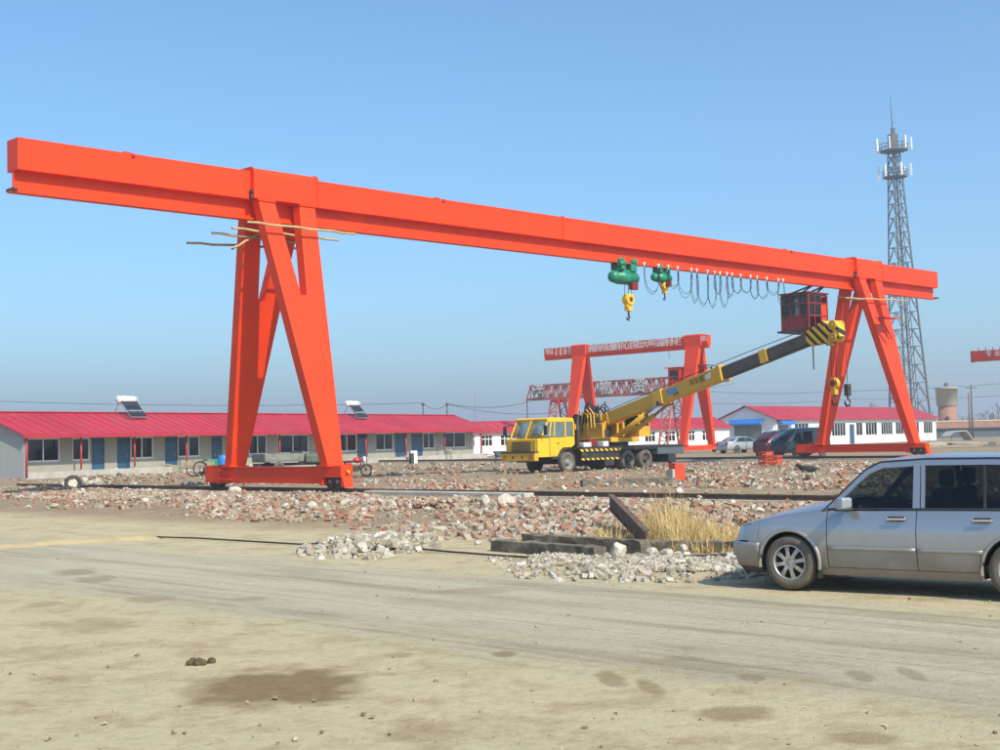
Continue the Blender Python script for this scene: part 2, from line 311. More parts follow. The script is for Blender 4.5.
# ================================================================ SETTING
def struct(o): o['kind'] = 'structure'; return o
def m_ground():
    m, t, b, o = nodes('ground')
    tc = t.nodes.new('ShaderNodeTexCoord').outputs['Object']
    rot = t.nodes.new('ShaderNodeMapping'); rot.vector_type = 'POINT'; rot.inputs['Rotation'].default_value = (0, 0, -PI/4); t.links.new(tc, rot.inputs[0])
    gtv = rot.outputs[0]                                     # x = across the road, y = along it
    sp = t.nodes.new('ShaderNodeSeparateXYZ'); t.links.new(gtv, sp.inputs[0]); g = sp.outputs[0]
    st = t.nodes.new('ShaderNodeMapping'); st.inputs['Scale'].default_value = (1, .16, 1); t.links.new(gtv, st.inputs[0]); stv = st.outputs[0]
    nb = tex_noise(t, tc, .35, 6, .62); ns = tex_noise(t, stv, 1.6, 7, .68); nf = tex_noise(t, tc, 9, 8, .78); nm = tex_noise(t, tc, 1.4, 9, .74)
    # trodden pale verge and the greyer lane
    verge = ramp(t, nm, [(.30, (.31, .225, .115)), (.43, (.42, .335, .19)), (.54, (.51, .425, .265)), (.64, (.45, .37, .23)), (.76, (.385, .32, .205))])
    lane = ramp(t, ns, [(.30, (.32, .28, .185)), (.5, (.425, .375, .26)), (.72, (.475, .425, .31))])
    gw = math_(t, 'ADD', g, math_(t, 'MULTIPLY', math_(t, 'SUBTRACT', nb, .5), 3.2))
    def band(a, c, soft):
        return math_(t, 'MULTIPLY', math_(t, 'DIVIDE', math_(t, 'SUBTRACT', gw, a), soft, True), math_(t, 'DIVIDE', math_(t, 'SUBTRACT', c, gw), soft, True), True)
    for q in (): pass
    def sat(x): return math_(t, 'ADD', x, 0, True)
    ln = math_(t, 'MULTIPLY', sat(math_(t, 'DIVIDE', math_(t, 'SUBTRACT', gw, 7.2), 1.2)), sat(math_(t, 'DIVIDE', math_(t, 'SUBTRACT', 12.4, gw), 1.0)))
    c = mixc(t, ln, verge, lane)
    # wheel streaks with mud along the lane's near side
    k = math_(t, 'SUBTRACT', 1, math_(t, 'ABSOLUTE', math_(t, 'DIVIDE', math_(t, 'SUBTRACT', gw, 8.3), .75)), True)
    c = mixc(t, math_(t, 'MULTIPLY', math_(t, 'MULTIPLY', sat(k), ramp(t, ns, [(.48, (0,)*3), (.62, (1,)*3)])), .75), c, (.19, .15, .105))
    tk_ = t.nodes.new('ShaderNodeMapping'); tk_.inputs['Scale'].default_value = (1, .022, 1); t.links.new(gtv, tk_.inputs[0]); nk = tex_noise(t, tk_.outputs[0], 1.9, 6, .72)
    c = mixc(t, math_(t, 'MULTIPLY', math_(t, 'ADD', ln, .35, True), .85), c, ramp(t, nk, [(.34, (.70, .68, .64)), (.47, (1,)*3), (.55, (1.04,)*3), (.66, (.80, .78, .75)), (.75, (1.08,)*3)]), 'MULTIPLY')
    # brown earth of the yard and of the rubble strip
    ea = ramp(t, nm, [(.28, (.225, .155, .088)), (.5, (.33, .24, .145)), (.72, (.43, .335, .22))])
    eb = ramp(t, nf, [(.35, (.62,)*3), (.65, (1.12,)*3)]); ea = mixc(t, .8, ea, eb, 'MULTIPLY')
    yd = sat(math_(t, 'DIVIDE', math_(t, 'SUBTRACT', gw, 15.6), 2.2))
    c = mixc(t, yd, c, ea)
    # fine grit and shallow crumbling patches
    c = mixc(t, .7, c, ramp(t, nf, [(.30, (.74,)*3), (.52, (1,)*3), (.75, (1.10,)*3)]), 'MULTIPLY')
    vor = t.nodes.new('ShaderNodeTexVoronoi'); vor.inputs['Scale'].default_value = 16; t.links.new(tc, vor.inputs['Vector'])
    peb = math_(t, 'MULTIPLY', math_(t, 'LESS_THAN', vor.outputs['Distance'], .16), math_(t, 'GREATER_THAN', nm, .53))
    c = mixc(t, math_(t, 'MULTIPLY', peb, .5), c, mixc(t, vor.outputs['Color'], (.30, .25, .19), (.62, .58, .50)))
    # slab joint of the buried concrete lane
    wv = math_(t, 'ADD', g, math_(t, 'MULTIPLY', tex_noise(t, tc, 1.1, 4), .16))
    jt = math_(t, 'LESS_THAN', math_(t, 'ABSOLUTE', math_(t, 'SUBTRACT', wv, 9.22)), .014)
    jt = math_(t, 'MULTIPLY', jt, math_(t, 'GREATER_THAN', ns, .40))
    c = mixc(t, math_(t, 'MULTIPLY', jt, .5), c, (.16, .13, .09))
    # oil and damp stains
    wob = t.nodes.new('ShaderNodeTexNoise'); wob.inputs['Scale'].default_value = 3.2; wob.inputs['Detail'].default_value = 6; t.links.new(tc, wob.inputs['Vector'])
    def stain(c, x, y, rx, ry, rz, amt, col, wamp=1.15):
        mp = t.nodes.new('ShaderNodeMapping'); mp.vector_type = 'TEXTURE'; mp.inputs['Location'].default_value = (x, y, 0); mp.inputs['Rotation'].default_value = (0, 0, rz); mp.inputs['Scale'].default_value = (rx, ry, 1)
        t.links.new(tc, mp.inputs[0])
        ad = t.nodes.new('ShaderNodeVectorMath'); ad.operation = 'MULTIPLY_ADD'; t.links.new(wob.outputs['Color'], ad.inputs[0]); ad.inputs[1].default_value = (wamp,)*3; t.links.new(mp.outputs[0], ad.inputs[2])
        sb = t.nodes.new('ShaderNodeVectorMath'); sb.operation = 'SUBTRACT'; t.links.new(ad.outputs[0], sb.inputs[0]); sb.inputs[1].default_value = (wamp*.5, wamp*.5, wamp*.5)
        sx = t.nodes.new('ShaderNodeSeparateXYZ'); t.links.new(sb.outputs[0], sx.inputs[0])
        d = math_(t, 'SQRT', math_(t, 'ADD', math_(t, 'POWER', math_(t, 'ABSOLUTE', sx.outputs[0]), 2), math_(t, 'POWER', math_(t, 'ABSOLUTE', sx.outputs[1]), 2)))
        f = sat(math_(t, 'DIVIDE', math_(t, 'SUBTRACT', 1.0, d), .38))
        f = math_(t, 'MULTIPLY', f, math_(t, 'MULTIPLY_ADD', nf, .9)); f.node.inputs[2].default_value = .45
        return mixc(t, math_(t, 'MULTIPLY', f, amt, True), c, col)
    WET = (.20, .132, .062)
    for u, v, ru, rv, amt in STAINS:
        p = gp(u, v); q = gp(u, v-rv); w_ = ru*p.y/FPX
        c = stain(c, p.x, p.y, w_, (q.y-p.y), math.atan2(-p.x, p.y)*.5+.12, amt, WET)
    t.links.new(c, b.inputs['Base Color']); b.inputs['Roughness'].default_value = .93; b.inputs['Specular IOR Level'].default_value = .25
    bp = t.nodes.new('ShaderNodeBump'); bp.inputs['Strength'].default_value = .8; bp.inputs['Distance'].default_value = .03
    hh = math_(t, 'ADD', math_(t, 'ADD', nf, math_(t, 'MULTIPLY', nm, 1.2)), math_(t, 'MULTIPLY', peb, .25))
    t.links.new(hh, bp.inputs['Height']); t.links.new(bp.outputs[0], b.inputs['Normal'])
STAINS = [(285, 687, 92, 20, .95), (205, 690, 30, 12, .5), (505, 655, 14, 4, .7), (612, 679, 16, 11, .6), (650, 688, 14, 11, .6), (750, 680, 16, 5, .6),
          (735, 715, 50, 8, .6), (860, 738, 40, 8, .5), (860, 678, 14, 7, .5), (912, 676, 12, 9, .5), (400, 656, 16, 4, .5), (75, 573, 26, 4, .55), (95, 580, 22, 4, .5),
          (150, 600, 25, 4, .4), (90, 625, 40, 8, .35), (250, 600, 20, 3, .4), (470, 592, 60, 4, .35), (60, 655, 30, 6, .3), (420, 735, 60, 8, .3), (680, 660, 30, 4, .4), (45, 605, 20, 3, .4)]
m_ground()
def axis_vals(lo, hi, step, far_lo, far_hi, k=1.22):
    a = list(np.arange(lo, hi+.001, step)); s = step
    while a[-1] < far_hi: s *= k; a.append(min(far_hi, a[-1]+s))
    s = step
    while a[0] > far_lo: s *= k; a.insert(0, max(far_lo, a[0]-s))
    return a
xs = axis_vals(-26, 30, .42, -5000, 5000); ys = axis_vals(6, 74, .42, -600, 6500)
b = MB(); b.grid([[(x, y, terrain(x, y) if y < 200 else -.004) for x in xs] for y in ys]); struct(b.build('ground', 'ground'))
# the worn lane: its own sheet a few millimetres up, same dusty surface
b = MB(); rows = []
for t_ in np.arange(-14, 60, .5):
    e0 = 5.4+noise.noise(Vector((t_*.3, 2, 0)))*.5; e1 = 12.7+noise.noise(Vector((t_*.3, 7, 0)))*.5+sstep(15, 50, t_)*3.5
    rows.append([tuple(on(gt(e0+(e1-e0)*i/14, t_), .012 if 0 < i < 14 else -.006)) for i in range(15)])
b.grid(rows); struct(b.build('road', 'ground'))

# ---- crane rails: concrete beam strip with a steel rail on top (one run under each end of the big crane)
def rail_run(g, t0, t1, z, label, conc=True):
    th = thing('crane_rail', label, 'rail', gt(g, t0, z), R(135))
    L = t1-t0
    if conc: boxp('rail_bed', 'concrete', th, (0, -.26, -.35), (L, .26, -.02), bev=.02)
    else: boxp('rail_bed', 'earth', th, (0, -.35, -.35), (L, .35, -.03), bev=.04)
    def rl(m):
        m.bx((0, -.065, -.018), (L, .065, .012)); m.bx((0, -.012, .012), (L, .012, .09)); m.bx((0, -.036, .09), (L, .036, .125))
    part('steel_rail', 'rusty_steel', th, rl)
    b = MB()
    for i in range(int(L/1.2)):
        for s in (-1, 1): b.box((i*1.2+.4, s*.085, .012), (.10, .07, .03))
    b.build('rail_clips', 'dark_steel', th, kind='stuff'); return th
def tpx(u, v): p = gp(u, v); return (p.y-p.x)*S2
r1 = rail_run(29.26, -2, 62, .02, 'steel crane rail on pale concrete strip under the near left crane legs')
boxp('concrete_edge', 'concrete', r1, (tpx(428, 504)+2, .42, -.4), (tpx(318, 497)+2, .85, .10), bev=.03)
rail_run(70.8, 24, 86, .10, 'crane rail beneath the red sill beam by the parked vans')

# ---- brick rubble, gravel and yard litter
def chunks(name, P, Sz, m, label, cat, flat=.75):
    n = len(P); cube = np.array([(a, b_, c) for a in (-1, 1) for b_ in (-1, 1) for c in (-1, 1)], float)*.5
    V = np.repeat(cube[None], n, 0)+RNG.normal(0, .09, (n, 8, 3)); V *= Sz[:, None, :]
    a = RNG.uniform(0, 2*PI, n); tx = RNG.normal(0, .45, n); ty = RNG.normal(0, .45, n)
    def rot(ax, an):
        c, s = np.cos(an), np.sin(an); M_ = np.zeros((n, 3, 3)); i, j = [(1, 2), (0, 2), (0, 1)][ax]; M_[:, ax, ax] = 1; M_[:, i, i] = c; M_[:, j, j] = c; M_[:, i, j] = -s; M_[:, j, i] = s; return M_
    M_ = rot(2, a) @ rot(0, tx) @ rot(1, ty); V = np.einsum('nij,nkj->nki', M_, V)+P[:, None, :]
    V = V.reshape(-1, 3); F = np.array([(0, 1, 3, 2), (4, 6, 7, 5), (0, 4, 5, 1), (2, 3, 7, 6), (0, 2, 6, 4), (1, 5, 7, 3)])
    F = (F[None]+np.arange(n)[:, None, None]*8).reshape(-1, 4)
    me = bpy.data.meshes.new(name); me.vertices.add(len(V)); me.vertices.foreach_set('co', V.ravel()); me.loops.add(F.size); me.loops.foreach_set('vertex_index', F.ravel().astype(np.int32))
    me.polygons.add(len(F)); me.polygons.foreach_set('loop_start', np.arange(0, F.size, 4, dtype=np.int32)); me.polygons.foreach_set('use_smooth', np.zeros(len(F), dtype=bool)); me.materials.append(MATS[m]); me.update(calc_edges=True)
    o = bpy.data.objects.new(name, me); COL.objects.link(o); tag(o, label, cat); o['kind'] = 'stuff'; return o
def sample(n, g0, g1, t0, t1, dens, smin, smax, pw=2.5, sink=.2, aspect=.42):
    P, Z = [], []
    while len(P) < n:
        g = random.uniform(g0, g1); t_ = random.uniform(t0, t1); p = gt(g, t_)
        if p.y < 6 or abs(p.x/p.y) > aspect or random.random() > dens(g, t_, p): continue
        s = smin+(smax-smin)*random.random()**pw
        P.append((p.x, p.y, terrain(p.x, p.y)+s*(.32-sink*random.random()))); Z.append((s*random.uniform(.9, 1.7), s*random.uniform(.7, 1.1), s*random.uniform(.45, .8)))
    return np.array(P), np.array(Z)
def dens_rub(g, t, p):
    e = 15.6+sstep(15, 45, t)*4.5+noise.noise(Vector((t*.22, 0, 9)))*.8
    d = sstep(e, e+1.6, g)*(1-sstep(26.2, 28.2, g))*.95
    return d*(.05+.95*sstep(-.12, .36, noise.fractal(Vector((g*.42, t*.20, 5)), .8, 2, 3)))
P, Z = sample(24000, 14, 29, 6, 62, dens_rub, .022, .15, 3.6); chunks('brick_rubble', P, Z, 'rubble_mix', 'strip of red and pale broken brick rubble between road and crane rail', 'rubble')
def dens_yard(g, t, p): return (.04+.96*sstep(.0, .42, noise.fractal(Vector((g*.22, t*.10, 8)), .8, 2, 3)))*sstep(30.2, 31.6, g)*(1-sstep(60, 69, g))*(1-.8*sstep(44, 58, t))
P, Z = sample(9500, 30, 69, 10, 80, dens_yard, .035, .17, 3.4); chunks('yard_rubble', P, Z, 'yard_mix', 'brown brick litter spread over the yard beyond the near crane rail', 'rubble')
# heaps
def heap(name, u, v, ru, rv, n, hgt, smin, smax, m, label, cat, flat=0):
    c = gp(u, v); back = gp(u, v-rv); w_ = ru*c.y/FPX; dp = back.y-c.y; P, Z = [], []
    for i in range(n):
        a = random.uniform(0, 2*PI); q = random.random()**.55*(.62+.5*noise.noise(Vector((math.cos(a)*1.6+u, math.sin(a)*1.6, 2)))) if random.random() < .86 else random.random()**.4*1.25; x = c.x+math.cos(a)*q*w_; y = c.y+math.sin(a)*q*dp
        nn = noise.noise(Vector((x*1.7, y*1.7, 4)))
        h = hgt*max(0, 1-q*q)*(.75+.6*nn)*random.uniform(.55, 1) if hgt else 0
        s = smin+(smax-smin)*random.random()**2.4
        P.append((x, y, terrain(x, y)+max(0, h)+s*.18)); Z.append((s*random.uniform(.9, 1.5), s*random.uniform(.7, 1.1), s*random.uniform(.55, .9)))
    chunks(name, np.array(P), np.array(Z), m, label, cat)
heap('gravel_spill', 640, 568, 112, 11, 4400, .06, 0.021, 0.090, 'gravel_mix', 'pale gravel spill on the road edge in front of the silver car', 'gravel')
heap('gravel_spill', 765, 566, 60, 10, 1530, .08, 0.021, 0.090, 'gravel_mix', 'grey gravel under the nose of the silver car', 'gravel')
heap('gravel_spill', 372, 546, 58, 9, 1870, .16, 0.028, 0.128, 'gravel_mix', 'small pale rubble heap at the road edge below the black cable', 'rubble')
heap('gravel_spill', 560, 560, 60, 6, 850, .05, 0.021, 0.075, 'gravel_mix', 'thin gravel scatter beside the dark timber baulks', 'gravel')
heap('brick_heap', 705, 522, 52, 12, 1785, 0.27, 0.042, 0.136, 'rubble_mix', 'red and white brick heap behind the nose of the silver car', 'rubble')
heap('brick_heap', 560, 512, 70, 8, 1547, 0.22, 0.042, 0.136, 'rubble_mix', 'pinkish brick heap left of the tilted rusty beam', 'rubble')
heap('brick_heap', 440, 508, 60, 6, 1190, 0.23, 0.042, 0.136, 'rubble_mix', 'brick heap crest right of the near crane foot', 'rubble')
heap('brick_heap', 215, 502, 60, 4, 1071, 0.13, 0.042, 0.149, 'rubble_mix', 'pale rubble heap just in front of the big crane sill beam', 'rubble')
heap('brick_heap', 130, 500, 80, 5, 1190, 0.10, 0.042, 0.136, 'rubble_mix', 'low brick rubble patch left of the near crane foot', 'rubble')
heap('brick_heap', 898, 486, 58, 6, 1785, 0.13, 0.056, 0.186, 'yard_mix', 'broad rubble mound right of the dog behind the silver car', 'rubble')
heap('brick_heap', 725, 480, 45, 5, 1071, 0.14, 0.056, 0.174, 'yard_mix', 'brick litter mound left of the dog', 'rubble')
heap('earth_heap', 700, 472, 50, 4, 595, 0.13, 0.056, 0.174, 'clod_mix', 'low brown rubble mound right of the orange box', 'rubble')
heap('earth_heap', 110, 482, 60, 3, 833, 0.29, 0.056, 0.186, 'clod_mix', 'brown earth bank with rubbish before the tan house porch', 'earth')
heap('earth_heap', 440, 468, 60, 3, 1071, 0.26, 0.070, 0.198, 'clod_mix', 'brown earth bank before the right end of the tan house', 'earth')
def scatter_near():
    P, Z = [], []
    for i in range(520):
        u = random.uniform(-20, 1020); v = random.uniform(560, 770); p = gp(u, v); s = .006+.022*random.random()**5
        P.append((p.x, p.y, terrain(p.x, p.y)+.012+s*.1)); Z.append((s*1.3, s, s*.7))
    chunks('road_grit', np.array(P), np.array(Z), 'clod_mix', 'loose grit and small stones strewn over the pale road', 'gravel')
scatter_near()
# single stones big enough to pick out
def stone_mesh(seed, sub=2):
    bm = bmesh.new(); bmesh.ops.create_icosphere(bm, subdivisions=sub, radius=.5)
    rr = random.Random(seed); pl = [(Vector((rr.gauss(0, 1), rr.gauss(0, 1), rr.gauss(0, .7))).normalized(), rr.uniform(.25, .40)) for _ in range(9)]
    for v in bm.verts:
        for n_, d in pl:
            k = v.co.dot(n_)
            if k > d: v.co -= n_*(k-d)*.9
        v.co += v.normal*noise.noise(v.co*3+Vector((seed, 0, 0)))*.06
    me = bpy.data.meshes.new('stone'); bm.to_mesh(me); bm.free(); me.materials.append(MATS['stone_pale']); return me
SM = [stone_mesh(i) for i in range(8)]
def stone(u, v, wpx, hpx, label, m=0, name='stone', group=None):
    p = gp(u, v); k = p.y/FPX; o = bpy.data.objects.new(name, SM[m % 8]); COL.objects.link(o)
    o.scale = (wpx*k*1.12, wpx*k*.9, hpx*k*1.2); o.rotation_euler = (random.uniform(-.15, .15), random.uniform(-.15, .15), random.uniform(0, 6)); o.location = on(p, hpx*k*.38)
    return tag(o, label, "stone", group)
stone(617, 557, 24, 16, 'largest pale rounded stone in front of the dark timber baulks', 0)
stone(607, 559, 10, 7, 'small pale stone touching the left of the largest rounded stone', 1)
stone(652, 557, 14, 11, 'wedge of pale stone standing at the left of the stone trio', 2)
stone(667, 557, 17, 10, 'tan flat stone in the middle of the stone trio', 3)
stone(683, 554, 13, 11, 'squarish white stone at the right of the stone trio', 4)
stone(343, 556, 15, 12, 'pale stone at the left end of the small roadside heap', 5)
stone(362, 552, 17, 11, 'broad pale stone second in the small roadside heap', 6)
stone(486, 509, 15, 13, 'whitish block on the rubble crest, left of a pair', 7)
stone(506, 508, 17, 13, 'whitish block on the rubble crest, right of a pair', 1)
stone(234, 495, 19, 8, 'white lump lying before the middle of the big crane sill beam', 2)
stone(54, 508, 12, 5, 'bright white lump alone at the road edge on the far left', 4)
stone(478, 545, 7, 5, 'grey pebble left of the dark timber baulk end', 3)
for i in range(70):
    u = random.uniform(20, 760); v = random.uniform(492, 532)
    if 55 < u < 100: continue
    if 330 < u < 760 and v > 528 or v > 505+u*.035: continue
    stone(u, v, random.uniform(6, 11), random.uniform(4, 7), 'pale broken masonry chunk lying loose in the brick rubble strip', i, 'masonry_chunk', 'masonry chunks in the rubble strip')
# ================================================================ BUILDINGS
def s_px(u, org, ang, dy, v=445):
    d = ray(u, v); D = Vector((math.cos(ang), math.sin(ang))); Nn = Vector((-D.y, D.x)); o2 = Vector((org[0], org[1]))+Nn*dy
    den = d.x*D.y-d.y*D.x; k = (o2.x*D.y-o2.y*D.x)/den; p = Vector((d.x*k, d.y*k)); return (p-o2).dot(D)
def wall_cells(b, L0, L1, z0, z1, y0, y1, ops):
    xs = sorted({L0, L1, *[q for o in ops for q in o[:2]]}); zs = sorted({z0, z1, *[q for o in ops for q in o[2:4]]})
    for xa, xb in zip(xs, xs[1:]):
        run = None
        for za, zb in zip(zs, zs[1:]):
            cx, cz = (xa+xb)/2, (za+zb)/2
            hole = any(o[0] < cx < o[1] and o[2] < cz < o[3] for o in ops)
            if hole:
                if run: b.bx((xa, y0, run[0]), (xb, y1, run[1])); run = None
            else: run = [run[0], zb] if run else [za, zb]
        if run: b.bx((xa, y0, run[0]), (xb, y1, run[1]))
def window(th, x0, x1, z0, z1, y, n=2, fr='frame_white', w=.085, transom=0, curt=None):
    b = MB(); e = y+.05
    b.bx((x0, y-.02, z0), (x1, e, z0+w)); b.bx((x0, y-.02, z1-w), (x1, e, z1)); b.bx((x0, y-.018, z0+w), (x0+w, e, z1-w)); b.bx((x1-w, y-.018, z0+w), (x1, e, z1-w))
    iw = (x1-x0-2*w); 
    for i in range(1, n): xm = x0+w+iw*i/n; b.bx((xm-w*.45, y-.014, z0+w), (xm+w*.45, e-.004, z1-w))
    if transom: b.bx((x0+w, y-.010, transom-w*.4), (x1-w, e-.006, transom+w*.4))
    f = b.build('window', fr, th)
    for i in range(n):
        xa = x0+w+iw*i/n; xb = x0+w+iw*(i+1)/n
        boxp('pane', 'pane_glass', f, (xa, y+.018, z0+w), (xb, y+.024, z1-w))
    boxp('sill', 'concrete', f, (x0-.06, y-.09, z0-.07), (x1+.06, y+.02, z0-.003))
    if curt: boxp('curtain', 'curtain', f, (x0+w+iw*curt[0], y+.12, z0+.05), (x0+w+iw*curt[1], y+.15, z1-.05))
    return f
def ribs(L, ya, za, yb, zb, step, x0=0):
    b = MB(); n = int(L/step)
    for i in range(n+1): b.bar((x0+i*L/n, ya, za+.012), (x0+i*L/n, yb, zb+.012), .05, .03)
    return b
# ---- tan house with the long red roof and a posted porch
A = 1.0643; org = gp(24, 480); L = 54.0; EV = 2.68; RG = 4.05; PD = 1.2; PL = .40
th = thing('long_house', 'long tan one storey house with red metal roof and a posted porch', 'house', (org.x, org.y, 0), A)
D = lambda u: s_px(u, org, A, PD)
wins = [(27, 60), (72.5, 90), (131, 153.5), (178, 200), (249, 267), (277.5, 309), (337.5, 357), (376, 393.5), (423.5, 435), (443, 466)]
doors = [(91.5, 104.5), (117, 130), (165, 177.5), (211.5, 222), (357.5, 367.5), (395, 405.5), (411.5, 422.5)]
hidden_w = [(316, 330)]
ops = [(D(a), D(c), 1.0, 2.42) for a, c in wins+hidden_w]+[(D(a), D(c), PL, 2.38) for a, c in doors]
part('wall', 'wall_tan', th, lambda b: wall_cells(b, .26, L-.26, 0, EV+.12, PD, PD+.24, ops))
boxp('porch_platform', 'concrete', th, (.26, 0, -.1), (D(158), PD-.003, PL), bev=.02)
boxp('porch_platform', 'concrete', th, (D(180), 0.1, -.1), (D(395), PD-.003, PL-.05), bev=.02)
boxp('porch_platform', 'concrete', th, (D(399), -.2, -.1), (L-.1, PD-.003, PL), bev=.02)
boxp('step', 'concrete', th, (D(394), -.9, -.1), (D(407), -.25, .22), bev=.02)
boxp('step', 'concrete', th, (D(163), -.55, -.1), (D(176), .05, .20), bev=.02)
for x, nm in ((0, 'end_wall'), (L-.25, 'end_wall')):
    poly = [(-.02, -.2), (7.6, -.2), (7.6, EV+.05), (3.6, RG-.12), (-.02, EV-.08)] if x == 0 else [(PD+.25, -.2), (7.6, -.2), (7.6, EV+.05), (3.6, RG-.12), (PD+.25, EV+.35)]
    part(nm, 'wall_gable', th, lambda b: b.prism(poly, lambda p: (x, p[0], p[1]), lambda p: (x+.25, p[0], p[1])))
boxp('back_wall', 'wall_tan', th, (.26, 7.34, -.1), (L-.26, 7.58, EV))
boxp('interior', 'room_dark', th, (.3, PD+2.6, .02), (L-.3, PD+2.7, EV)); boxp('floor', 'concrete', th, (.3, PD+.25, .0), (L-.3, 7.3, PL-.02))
for i, (a, c) in enumerate(wins+hidden_w): window(th, D(a), D(c), 1.0, 2.42, PD+.05, 2 if c-a < 31 else 3 if a == 337.5 else 2, curt=[(0, .3), (.55, 1), None, (.6, .8), (.1, .5)][i % 5])
for i, (a, c) in enumerate(doors):
    x0, x1 = D(a), D(c); d = boxp('door', 'door_blue', th, (x0+.05, PD+.06, PL), (x1-.05, PD+.11, 2.0)); boxp('handle', 'steel', d, (x1-.22, PD+.03, 1.1), (x1-.17, PD+.055, 1.3))
    f = MB(); f.bx((x0, PD+.03, PL), (x0+.05, PD+.14, 2.38)); f.bx((x1-.05, PD+.03, PL), (x1, PD+.14, 2.38)); f.bx((x0+.05, PD+.03, 2.33), (x1-.05, PD+.14, 2.38)); f.bx((x0+.05, PD+.032, 2.0), (x1-.05, PD+.138, 2.05)); q = f.build('door_frame', 'door_blue', th)
    boxp('fanlight', 'pane_glass', q, (x0+.05, PD+.08, 2.05), (x1-.05, PD+.088, 2.33))
def slope(y0, z0, y1, z1, x0, x1, t=.07): return lambda b: b.prism([(y0, z0), (y1, z1), (y1, z1-t), (y0, z0-t)], lambda p: (x0, p[0], p[1]), lambda p: (x1, p[0], p[1]))
rf = part('roof', 'roof_red', th, slope(-.35, EV-.06, 3.62, RG, -.35, L+.3)); part('roof', 'roof_red', th, slope(8.0, EV-.06, 3.622, RG, -.35, L+.3))
ribs(L+.6, -.35, EV-.06, 3.6, RG, .9, -.33).build('ribs', 'roof_red', rf, kind='stuff'); boxp('ridge_cap', 'roof_red', rf, (-.36, 3.42, RG-.02), (L+.31, 3.82, RG+.05), bev=.03)
boxp('fascia', 'roof_red', rf, (-.36, -.39, EV-.27), (L+.31, -.352, EV-.04)); boxp('soffit', 'wall_tan', th, (.27, -.33, EV-.09), (L-.27, PD-.002, EV-.16+.05))
for u in (24.6, 82.5, 136, 188, 236, 281, 325, 367.3, 407.3, 446):
    x = s_px(u, org, A, 0) if u > 30 else .1; z1 = EV-.12
    q = part('porch_post', 'post_red', th, lambda b: b.tube((x, -.12 if u < 30 else .12, 0.02), (x, -.12 if u < 30 else .12, z1), .06, 10)); part('base', 'concrete', q, lambda b: b.box((x, -.12 if u < 30 else .12, PL+.04 if u > 30 else .05), (.22, .2, .09)))
# solar water heaters on its roof
def heater(u, label):
    x = s_px(u, org, A, 3.0, 410); y0 = 2.6; zf = lambda y: EV-.06+(y+.35)*(RG-EV+.06)/3.97
    t = thing('solar_water_heater', label, 'water heater', tuple(Matrix.Rotation(A, 3, 'Z') @ Vector((x, 2.9, zf(2.9)))+Vector((org.x, org.y, 0))), A)
    W = .78
    tk = part('tank', 'tank_white', t, lambda b: b.lathe([(0, -W-.06), (.20, -W-.05), (.25, -W), (.25, W), (.20, W+.05), (0, W+.06)], (0, .30, 1.12), 'x', 18))
    part('band', 'galvanised', tk, lambda b: [b.lathe([(.253, q-.03), (.258, q), (.253, q+.03)], (0, .30, 1.12), 'x', 18) for q in (-W+.12, W-.12)])
    for i in range(16):
        xx = -W+.10+i*(2*W-.2)/15; part('vacuum_tube', 'solar_tube', t, lambda b: b.tube((xx, .12, 1.02), (xx, -.80, -.02), .030, 8))
    for s in (-1, 1):
        part('stand_leg', 'galvanised', t, lambda b: (b.bar((s*(W-.04), .30, .90), (s*(W-.04), .72, .16), .035), b.bar((s*(W-.04), .16, .95), (s*(W-.04), -.84, -.14), .035), b.bar((s*(W-.04), .70, .17), (s*(W-.04), -.82, -.12), .03)))
    part('foot_rail', 'galvanised', t, lambda b: b.bar((-W, -.82, -.06), (W, -.82, -.06), .06))
heater(129, 'left solar water heater with white tank on the tan house roof'); heater(354.5, 'right solar water heater on the tan house roof beside the near crane leg')

# ---- plain white building with red roof, behind the truck
pL = gp(480, 456); pR = gp(715, 449); A2 = math.atan2(pR.y-pL.y, pR.x-pL.x); dv = Vector((math.cos(A2), math.sin(A2), 0)); org2 = pL-dv*8; L2 = (pR-pL).length+10
th = thing('white_building', 'low white building with red roof behind the yellow truck crane', 'building', (org2.x, org2.y, 0), A2)
D = lambda u: s_px(u, org2, A2, 0)
W2 = [(470, 475.5), (481.5, 493), (500.5, 513), (521, 533.5), (541, 553), (561, 573), (582, 594), (603, 615), (624, 636), (645, 656), (665, 676), (686, 695.5), (702.5, 712.5)]
part('wall', 'wall_white', th, lambda b: wall_cells(b, .2, L2-.2, -.1, 2.52, 0, .24, [(D(a), D(c), .95, 2.15) for a, c in W2]))
for a, c in W2: window(th, D(a), D(c), .95, 2.15, .06, 3, transom=1.72)
for x in (0, L2-.2): part('end_wall', 'wall_white', th, lambda b: b.prism([(0, -.1), (7, -.1), (7, 2.5), (3.5, 3.40), (0, 2.5)], lambda p: (x, p[0], p[1]), lambda p: (x+.2, p[0], p[1])))
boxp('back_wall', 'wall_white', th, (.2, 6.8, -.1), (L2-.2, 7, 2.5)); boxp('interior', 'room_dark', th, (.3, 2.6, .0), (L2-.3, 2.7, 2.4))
rf = part('roof', 'roof_red', th, slope(-.4, 2.42, 3.5, 3.62, -.3, L2+.3)); part('roof', 'roof_red', th, slope(7.4, 2.42, 3.502, 3.62, -.3, L2+.3)); ribs(L2+.6, -.4, 2.42, 3.48, 3.62, 1.0, -.3).build('ribs', 'roof_red', rf, kind='stuff')
x = D(481); part('down_pipe', 'post_red', th, lambda b: b.tube((x, -.12, 0), (x, -.12, 2.4), .06))

